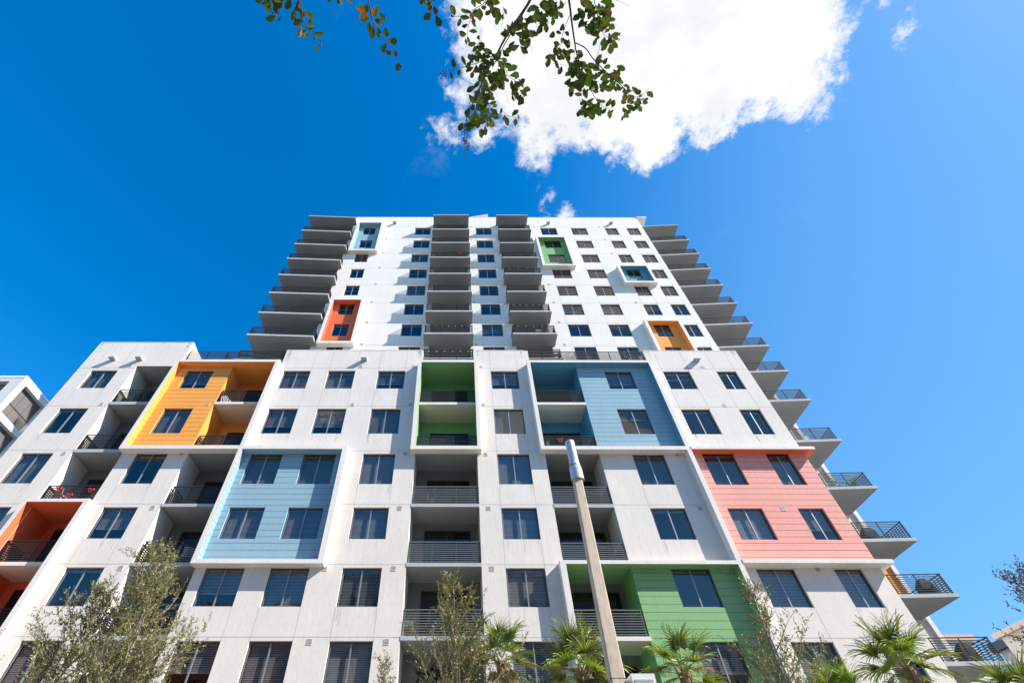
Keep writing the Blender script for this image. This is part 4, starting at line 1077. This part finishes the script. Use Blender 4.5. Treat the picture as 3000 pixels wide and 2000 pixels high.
for i in range(2): stem(Q([(640, 640), (620, 700), (560, 800), (540, 900), (570, 1000), (560, 1110), (480, 1180)]), 2.45 + .06 * i, 2.5, .0016, .0006, .030, .9)
stem(Q([(560, 600), (500, 540), (470, 470), (460, 400), (500, 370)]), 2.42, 2.4, .0016, .0006, .028, .9)
for x, y, n, r, s in [(850, 190, 10, 70, 1.0), (890, 290, 16, 85, 1.0), (830, 400, 5, 55, .9), (560, 50, 10, 85, 1.1), (650, 90, 7, 60, .9), (730, 250, 5, 40, .8), (460, 580, 14, 95, 1.0), (570, 690, 18, 95, 1.0), (640, 700, 10, 70, .9), (460, 850, 14, 95, 1.0), (470, 960, 12, 80, 1.0), (420, 1080, 10, 65, .95), (560, 1090, 6, 45, .75), (840, 770, 10, 70, .8), (820, 850, 5, 45, .8), (690, 560, 7, 55, .9), (460, 460, 4, 50, .9)]:
    cluster(*Q([(x, y)])[0], 2.42, n, r / K, s)
one(*Q([(310, 1165)])[0], 2.5, 115, .052, .032); one(*Q([(400, 1130)])[0], 2.5, 110, .05, .028)
berries(*Q([(350, 1290)])[0], 2.5, 16, 14); berries(*Q([(375, 1350)])[0], 2.5, 8, 6)
for x, y, ang in [(730, 735, 30), (555, 1145, 80), (605, 1140, 90), (710, 1085, 100), (660, 110, 100)]: one(*Q([(x, y)])[0], 2.4, ang, .032, .02, 'myrtle_yellow')
for pl in ([(900, 380), (915, 450), (860, 570)], [(700, 760), (720, 850), (755, 970)], [(930, 390), (965, 440), (960, 490)], [(700, 60), (690, 200), (680, 290)], [(1000, 245), (1090, 285), (1095, 340)]): stem(Q(pl), 2.4, 2.42, .0011, .0005)
# middle top and the right-hand spray
stem(Q([(1290, -60), (1310, 60), (1330, 220), (1355, 390), (1370, 480), (1400, 600), (1405, 750), (1395, 880)]), 2.3, 2.45, .006, .0009, None)
stem(Q([(1355, 390), (1450, 440), (1510, 520), (1570, 590), (1690, 700), (1790, 790), (1850, 870), (1930, 890), (1990, 860), (2040, 800)]), 2.4, 2.4, .003, .0007, .060, .85, start=.3)
stem(Q([(1360, 430), (1420, 640), (1480, 780), (1560, 920), (1640, 990), (1720, 995)]), 2.42, 2.5, .0022, .0007, .030, .9, start=.2)
stem(Q([(1310, 140), (1270, 240), (1240, 330), (1220, 430), (1160, 560)]), 2.36, 2.35, .0018, .0007, .026, .9, start=.3)
stem(Q([(1355, 450), (1345, 540), (1300, 600), (1150, 580)]), 2.4, 2.4, .0012, .0006, .05, .9, start=.4)
stem(Q([(1520, -60), (1560, 120), (1600, 270), (1650, 340), (1740, 360)]), 2.3, 2.35, .0022, .0007, .034, .95); stem(Q([(1590, 390), (1580, 450), (1560, 520)]), 2.4, 2.4, .0014, .001)
stem(Q([(1280, 20), (1200, 100), (1100, 180), (1000, 230)]), 2.35, 2.35, .0016, .0007, .05)
stem(Q([(1850, 890), (1840, 980), (1860, 1030), (1790, 1055)]), 2.42, 2.42, .001, .0005, .03, .7); stem(Q([(1930, 890), (1970, 950), (1900, 960)]), 2.42, 2.42, .001, .0005, .025, .75)
stem(Q([(1400, 900), (1430, 1000), (1468, 1120)]), 2.45, 2.48, .0012, .0006); stem(Q([(1735, 0), (1770, 15), (1855, 55)]), 2.3, 2.3, .001, .0005)
for x, y, n, r, s in [(1080, 60, 18, 120, 1.0), (1190, 40, 8, 70, .9), (1000, 120, 7, 60, .95), (1420, 60, 9, 80, 1.1), (1530, 100, 18, 100, 1.05), (1620, 60, 9, 60, .85), (1420, 200, 2, 50, 1.1), (1640, 200, 6, 60, .95), (1640, 340, 9, 80, .9), (1720, 330, 6, 70, .75), (1410, 520, 10, 80, .85), (1400, 660, 18, 110, 1.0), (1520, 680, 18, 100, 1.0), (1610, 730, 14, 90, .95), (1340, 760, 6, 50, .95), (1390, 820, 5, 50, .95), (1470, 940, 18, 85, .9), (1560, 990, 6, 60, .95), (1730, 740, 7, 55, .75), (1840, 840, 12, 65, .85), (1930, 930, 9, 65, .65), (1300, 620, 6, 60, .85), (1250, 400, 8, 70, .8), (1180, 460, 8, 70, .85), (1600, 540, 6, 60, .8), (1720, 650, 4, 50, .85)]:
    cluster(*Q([(x, y)])[0], 2.4, n, r / K, s)
for x, y, ang, L, W in [(1415, 205, 115, .056, .03), (1515, 235, 10, .056, .034), (1540, 300, 165, .05, .03), (1150, 320, 100, .042, .034), (1115, 565, 105, .052, .028), (1325, 850, 100, .05, .026), (1625, 1020, 130, .042, .022), (1760, 650, 120, .045, .024), (1240, 250, 110, .045, .03), (1850, 1025, 10, .03, .022)]: one(*Q([(x, y)])[0], 2.38, ang, L, W)
one(*Q([(1655, 95)])[0], 2.3, 0, .034, .024, 'myrtle_yellow')
berries(*Q([(1655, 385)])[0], 2.35, 5, 6); berries(*Q([(1760, 360)])[0], 2.35, 2, 3)
# limbs that carry the sprays, the trunk, and the rest of the crown added for its shade, all out of the picture behind the lens
fork = Vector((.9, -1.9, 3.6))
def limb(px, t, r):
    e = at(px, -25, t); mt.tube([fork, fork.lerp(e, .3) + Vector((0, 0, .75)), fork.lerp(e, .65) + Vector((0, 0, .85)), e + Vector((0, -.12, .16)), e], [r * 2.4, r * 1.9, r * 1.5, r * 1.2, r], 'bark_dark', 7)
limb(793, 2.2, .006); limb(866, 2.2, .006); limb(1066, 2.15, .007); limb(1248, 2.1, .007); limb(1560, 2.3, .011); limb(1661, 2.3, .011); limb(1735, 2.3, .007); limb(1428, 2.2, .005); limb(1803, 2.3, .004)
mt.tube([(.9, -2.2, .13), (.92, -2.1, 1.5), (.88, -2.0, 2.6), fork], [.075, .065, .055, .045], 'bark_dark', 10)
for i in range(26):
    e = fork + Vector((rn.uniform(-1.3, 2.6), rn.uniform(-2.2, .9), rn.uniform(.9, 2.6)))
    mt.tube([fork, fork.lerp(e, .5) + Vector((0, 0, .25)), e], [.014, .010, .004], 'bark_dark', 5)
    for k in range(80):
        p = e + Vector((rn.gauss(0, .42), rn.gauss(0, .42), rn.gauss(0, .30)))
        if p.y < -.05 and p.z > 3.2: bigleaf(p, rvec(rn), Vector((0, 0, 1)) + rvec(rn) * .6, .06, .036)
mt.build('branches', MY, (.9, -2.2, .13), True); ml_.build('crown', MY, (.9, -2.2, .13)); mbr.build('berries', MY, (.9, -2.2, .13), True)

# ------------------------------------------------------------------ things on the balconies
def chair(loc, rz, m, label, cushion=None, group='chairs out on the balconies'):
    T = empty('patio_chair', loc, label, 'chair', group); L = Vector(loc); rm = Matrix.Rotation(rz, 3, 'Z')
    def tr_(mb): mb.v = [tuple(rm @ Vector(p) + L) for p in mb.v]
    b = MB(); b.box(-.26, .26, -.26, .26, .40, .44, m)
    if cushion: b.box(-.24, .24, -.24, .24, .44, .51, cushion)
    tr_(b); b.build('seat', T, loc)
    b = MB()
    for k in range(5): b.box(-.24, .24, .25 + .02 * k, .275 + .02 * k, .50 + .09 * k, .57 + .09 * k, cushion or m)
    b.obox((-.25, .24, .40), (-.25, .36, .96), .03, .03, m); b.obox((.25, .24, .40), (.25, .36, .96), .03, .03, m); tr_(b); b.build('backrest', T, loc)
    for sx in (-1, 1):
        for sy in (-1, 1):
            b = MB(); b.obox((.25 * sx, .24 * sy, .40), (.27 * sx, .27 * sy, 0), .03, .03, m); tr_(b); b.build('leg', T, loc)
        b = MB(); b.box(.23 * sx - .025, .23 * sx + .025, -.25, .27, .62, .65, m); b.obox((.23 * sx, -.23, .43), (.23 * sx, -.23, .62), .03, .03, m); tr_(b); b.build('armrest', T, loc)
    return T
def plant(loc, hgt, rad, m, label, pot=.16, n=120, flower=None, seed=1, trail=False):
    rn2 = random.Random(seed); T = empty('potted_plant', loc, label, 'plant', 'potted plants on balconies and terraces'); L = Vector(loc)
    b = MB(); b.tube([L, L + Vector((0, 0, pot * 1.5))], [pot * .75, pot], 'pot', 12); b.build('pot', T, loc)
    b = MB(); c = L + Vector((0, 0, pot * 1.5))
    for i in range(max(5, n // 12)):
        e = c + Vector((rn2.gauss(0, rad * .5), rn2.gauss(0, rad * .4), hgt * rn2.uniform(.4, 1))); b.tube([c, c.lerp(e, .5) + Vector((0, 0, .05)), e], [.008, .006, .003], m, 4)
        for k in range(12):
            p = c.lerp(e, rn2.uniform(.3, 1.05)) + rvec(rn2) * rad * .18; leaf(b, p, rvec(rn2) + Vector((0, 0, .2)), rvec(rn2), .11, .045, m)
        if flower and i % 2 == 0: b.ball(e, .05, flower, 6)
    b.build('foliage', T, loc)
chair((-20.75, 22.6, 14.64), R(160), 'fabric_pink', 'pink cushioned chair behind the railing with red bows', 'fabric_pink')
chair((-20.2, 22.7, 21.54), R(170), 'plastic_dark', 'dark chair on the topmost gray balcony at the left')
chair((-19.6, 22.7, 17.97), R(190), 'plastic_dark', 'dark chair on the middle gray balcony at the left, above the red bows')
chair((-12.9, 22.8, 11.64), R(200), 'fabric_white', 'pale shell chair on the balcony left of the blue panel')
chair((.1, 22.9, 14.63), R(150), 'plastic_dark', 'black chair at the right of the table under the green bay')
chair((-1.5, 22.9, 14.63), R(215), 'plastic_dark', 'black chair at the left of the table under the green bay')
chair((7.1, 22.7, 14.63), R(170), 'plastic_dark', 'dark chair on the balcony behind the canister pole')
chair((7.0, 22.6, 11.59), R(180), 'plastic_dark', 'dark chair inside the green framed balcony')
chair((-14.6, 26.6, 40.58), R(180), 'orange_cloth', 'orange chair near the middle of a left tower balcony')
chair((-12.6, 26.4, 40.58), R(150), 'orange_cloth', 'orange chair by the right end of a left tower balcony')
chair((23.2, 27.2, 21.87), R(170), 'fabric_white', 'pale chair on the right balcony above the coral ledge')
chair((24.6, 27.2, 21.87), R(190), 'fabric_white', 'pale chair by the outer end of the balcony above the coral ledge')
# table
T = empty('patio_table', (-.7, 22.8, 14.63), 'low black table on the balcony under the green bay', 'table')
b = MB(); b.box(-1.15, -.25, 22.5, 23.1, 15.12, 15.16, 'plastic_dark'); b.build('tabletop', T, (-.7, 22.8, 14.63))
for x in (-1.1, -.3):
    for y in (22.55, 23.05): b = MB(); b.box(x - .02, x + .02, y - .02, y + .02, 14.63, 15.12, 'plastic_dark'); b.build('leg', T, (-.7, 22.8, 14.63))
# stool
T = empty('bar_stool', (-2.0, 22.3, 8.64), 'orange wooden stool with white cushion at the left end of a central balcony', 'stool')
b = MB(); b.box(-2.19, -1.83, 22.13, 22.47, 9.18, 9.28, 'fabric_white'); b.build('seat', T, (-2, 22.3, 8.64))
for x in (-2.16, -1.86):
    for y in (22.16, 22.44): b = MB(); b.box(x - .02, x + .02, y - .02, y + .02, 8.64, 9.18, 'wood'); b.build('leg', T, (-2, 22.3, 8.64))
b = MB(); b.box(-2.14, -1.88, 22.145, 22.175, 8.8, 8.83, 'wood'); b.box(-2.14, -1.88, 22.145, 22.175, 9.0, 9.03, 'wood'); b.build('stretcher', T, (-2, 22.3, 8.64))
# red bows on the railing
def bow(loc, m, label, s=1.0):
    b = MB(); c = Vector(loc)
    for sx in (-1, 1):
        loop = [c, c + Vector((.10 * sx, -.03, .07)) * s, c + Vector((.19 * sx, -.02, .04)) * s, c + Vector((.18 * sx, -.01, -.05)) * s, c + Vector((.08 * sx, -.02, -.03)) * s, c]
        for a, d in zip(loop, loop[1:]): b.obox(a, d, .10 * s, .012, m, up=(0, 0, 1) if abs((d - a).z) < .05 else (1, 0, 0))
        b.obox(c, c + Vector((.09 * sx, -.02, -.22)) * s, .06 * s, .01, m, up=(0, 1, 0))
    b.ball(c, .04 * s, m, 6)
    tag(b.build('red_bow', None, loc), label, 'bow', 'red ribbon bows tied on a railing')
bow((-20.75, 22.0, 15.50), 'ribbon', 'red ribbon bow near the lit wall end of the railing, leftmost of three', .72)
bow((-19.95, 22.0, 15.12), 'ribbon', 'red ribbon bow tied lower, the middle one of three', .75)
bow((-19.0, 22.0, 15.42), 'ribbon', 'red ribbon bow near the dark door side, rightmost of three', .75)
bow((5.95, 22.0, 18.72), 'plastic_red', 'faded red bow on the railing of the blue bay behind the canister', .85)
# striped cushions
for k, (x, z, w_) in enumerate(((-14.3, 21.54, .8), (-14.42, 21.72, .6), (-14.5, 21.89, .45))):
    b = MB(); n_ = 9
    for i in range(n_): b.box(x - w_ / 2 + w_ * i / n_, x - w_ / 2 + w_ * (i + 1) / n_, 22.0, 22.5, z, z + .17 - .012 * abs(i - 4), 'fabric_white' if i % 2 else 'fabric_black')
    tag(b.build('striped_cushion', None, (x, 22.2, z)), ['striped cushion, bottom of the stack in the orange bay', 'striped cushion, middle of the stack in the orange bay', 'striped cushion, top of the stack in the orange bay'][k], 'cushion', 'striped cushions stacked on a balcony')
# grill covers and planters on the right balconies
def cover(loc, s, label):
    b = MB(); x, y, z = loc
    A2 = [(x - .38 * s, y - .28, z), (x + .38 * s, y - .28, z), (x + .38 * s, y + .28, z), (x - .38 * s, y + .28, z)]
    B2_ = [(x - .34 * s, y - .24, z + .62), (x + .30 * s, y - .24, z + .74), (x + .30 * s, y + .24, z + .74), (x - .34 * s, y + .24, z + .62)]
    C2 = [(x - .16 * s, y - .12, z + .92), (x + .1 * s, y - .12, z + .96), (x + .1 * s, y + .12, z + .96), (x - .16 * s, y + .12, z + .92)]
    for P0, P1 in ((A2, B2_), (B2_, C2)):
        for i in range(4): b.face([P0[i], P0[(i + 1) % 4], P1[(i + 1) % 4], P1[i]], 'fabric_black')
    b.face(C2, 'fabric_black'); tag(b.build('covered_grill', None, loc), label, 'grill', 'covered grills on the right balconies')
cover((24.2, 26.7, 14.92), 1.1, 'black covered grill on the right balcony beside the orange wall')
cover((25.2, 26.6, 11.93), 1.0, 'black covered grill on the second lowest right balcony')
cover((25.0, 26.7, 8.91), 1.0, 'dark covered grill behind the lowest right railing')
plant((25.3, 26.6, 18.26), .75, .55, 'plantleaf', 'bushy plant with yellow flowers on a right balcony corner', .17, 170, 'flower', 3)
plant((24.1, 26.45, 18.26), .9, .35, 'plantleaf', 'green planter near the middle of the right balcony with yellow flowers', .16, 80, None, 4)
plant((7.85, 22.2, 24.93), .85, .5, 'plantdry', 'brown dry plant at the left of the blue frame terrace', .17, 120, None, 5)
plant((8.75, 22.2, 24.93), .85, .5, 'plantdry', 'dry twiggy plant next to the window on the terrace', .17, 120, None, 6)
plant((9.55, 22.15, 24.93), .55, .5, 'plantleaf', 'low bright green plant on the terrace over the blue panel', .18, 130, None, 7)
plant((12.1, 22.2, 24.93), .9, .5, 'plantpale', 'pale whitish plant at the right end of the terrace', .17, 110, None, 8)
plant((.35, 25.2, 37.57 + 3), 1.3, .3, 'plantleaf', 'tall thin plant on a central tower balcony', .14, 70, None, 9)
plant((.9, 25.1, 37.57 + 3), .7, .5, 'plantdry', 'dry shrub at the right end of a central tower balcony', .15, 110, None, 10)
plant((5.25, 22.1, 17.93), .5, .4, 'plantleaf', 'small green plant inside the lower blue bay railing', .13, 60, None, 11)
bow((.35, 24.71, 44.35), 'ribbon', 'red bow high on a central tower balcony railing', .8)
# strings of small bulbs along some railings
def bulbs(x0, x1, y, z, n, label, sag=.05):
    b = MB(); pts = [Vector((x0 + (x1 - x0) * i / (4 * n), y, z - sag * abs(math.sin(math.pi * i / 4)))) for i in range(4 * n + 1)]
    b.tube(pts, .006, 'plastic_dark', 4)
    for i in range(n): b.ball(pts[4 * i + 2] + Vector((0, 0, -.04)), .034, 'fabric_white', 6)
    tag(b.build('string_lights', None, (x0, y, z)), label, 'string lights', 'strings of bulbs on the railings')
bulbs(-2.55, 1.27, 24.72, 32.55, 7, 'white bulbs strung on the lowest central tower balcony')
bulbs(-2.2, 1.1, 22.06, 26.45, 6, 'white bulbs strung along the terrace rail above the green bay')
bulbs(4.75, 8.1, 24.72, 35.55, 6, 'white bulbs strung on the second lowest balcony of the right tower stack')
bulbs(4.75, 8.1, 24.72, 32.55, 5, 'white bulbs strung on the lowest balcony of the right tower stack')
bulbs(4.75, 8.1, 24.72, 41.55, 4, 'white bulbs strung halfway up the right tower stack')
bulbs(22.0, 25.9, 26.1, 12.9, 6, 'white bulbs strung on the right balcony beside the orange wall')
chair((6.9, 25.5, 31.58), R(180), 'fabric_white', 'pale chair on the lowest balcony of the right tower stack')
chair((-.9, 25.6, 37.58), R(170), 'plastic_dark', 'dark chair on a central tower balcony below the potted shrub')
chair((-15.6, 26.0, 31.6), R(190), 'plastic_dark', 'dark chair on the lowest left tower balcony')
plant((-13.0, 25.6, 34.6), .7, .4, 'plantleaf', 'green plant at the right end of a left tower balcony', .16, 90, None, 14)
plant((7.6, 25.0, 46.6), .6, .4, 'plantleaf', 'green plant high on the right tower stack', .16, 90, None, 15)
print('faces', sum(len(o.data.polygons) for o in bpy.data.objects if o.type == 'MESH'), 'objects', len(bpy.data.objects))
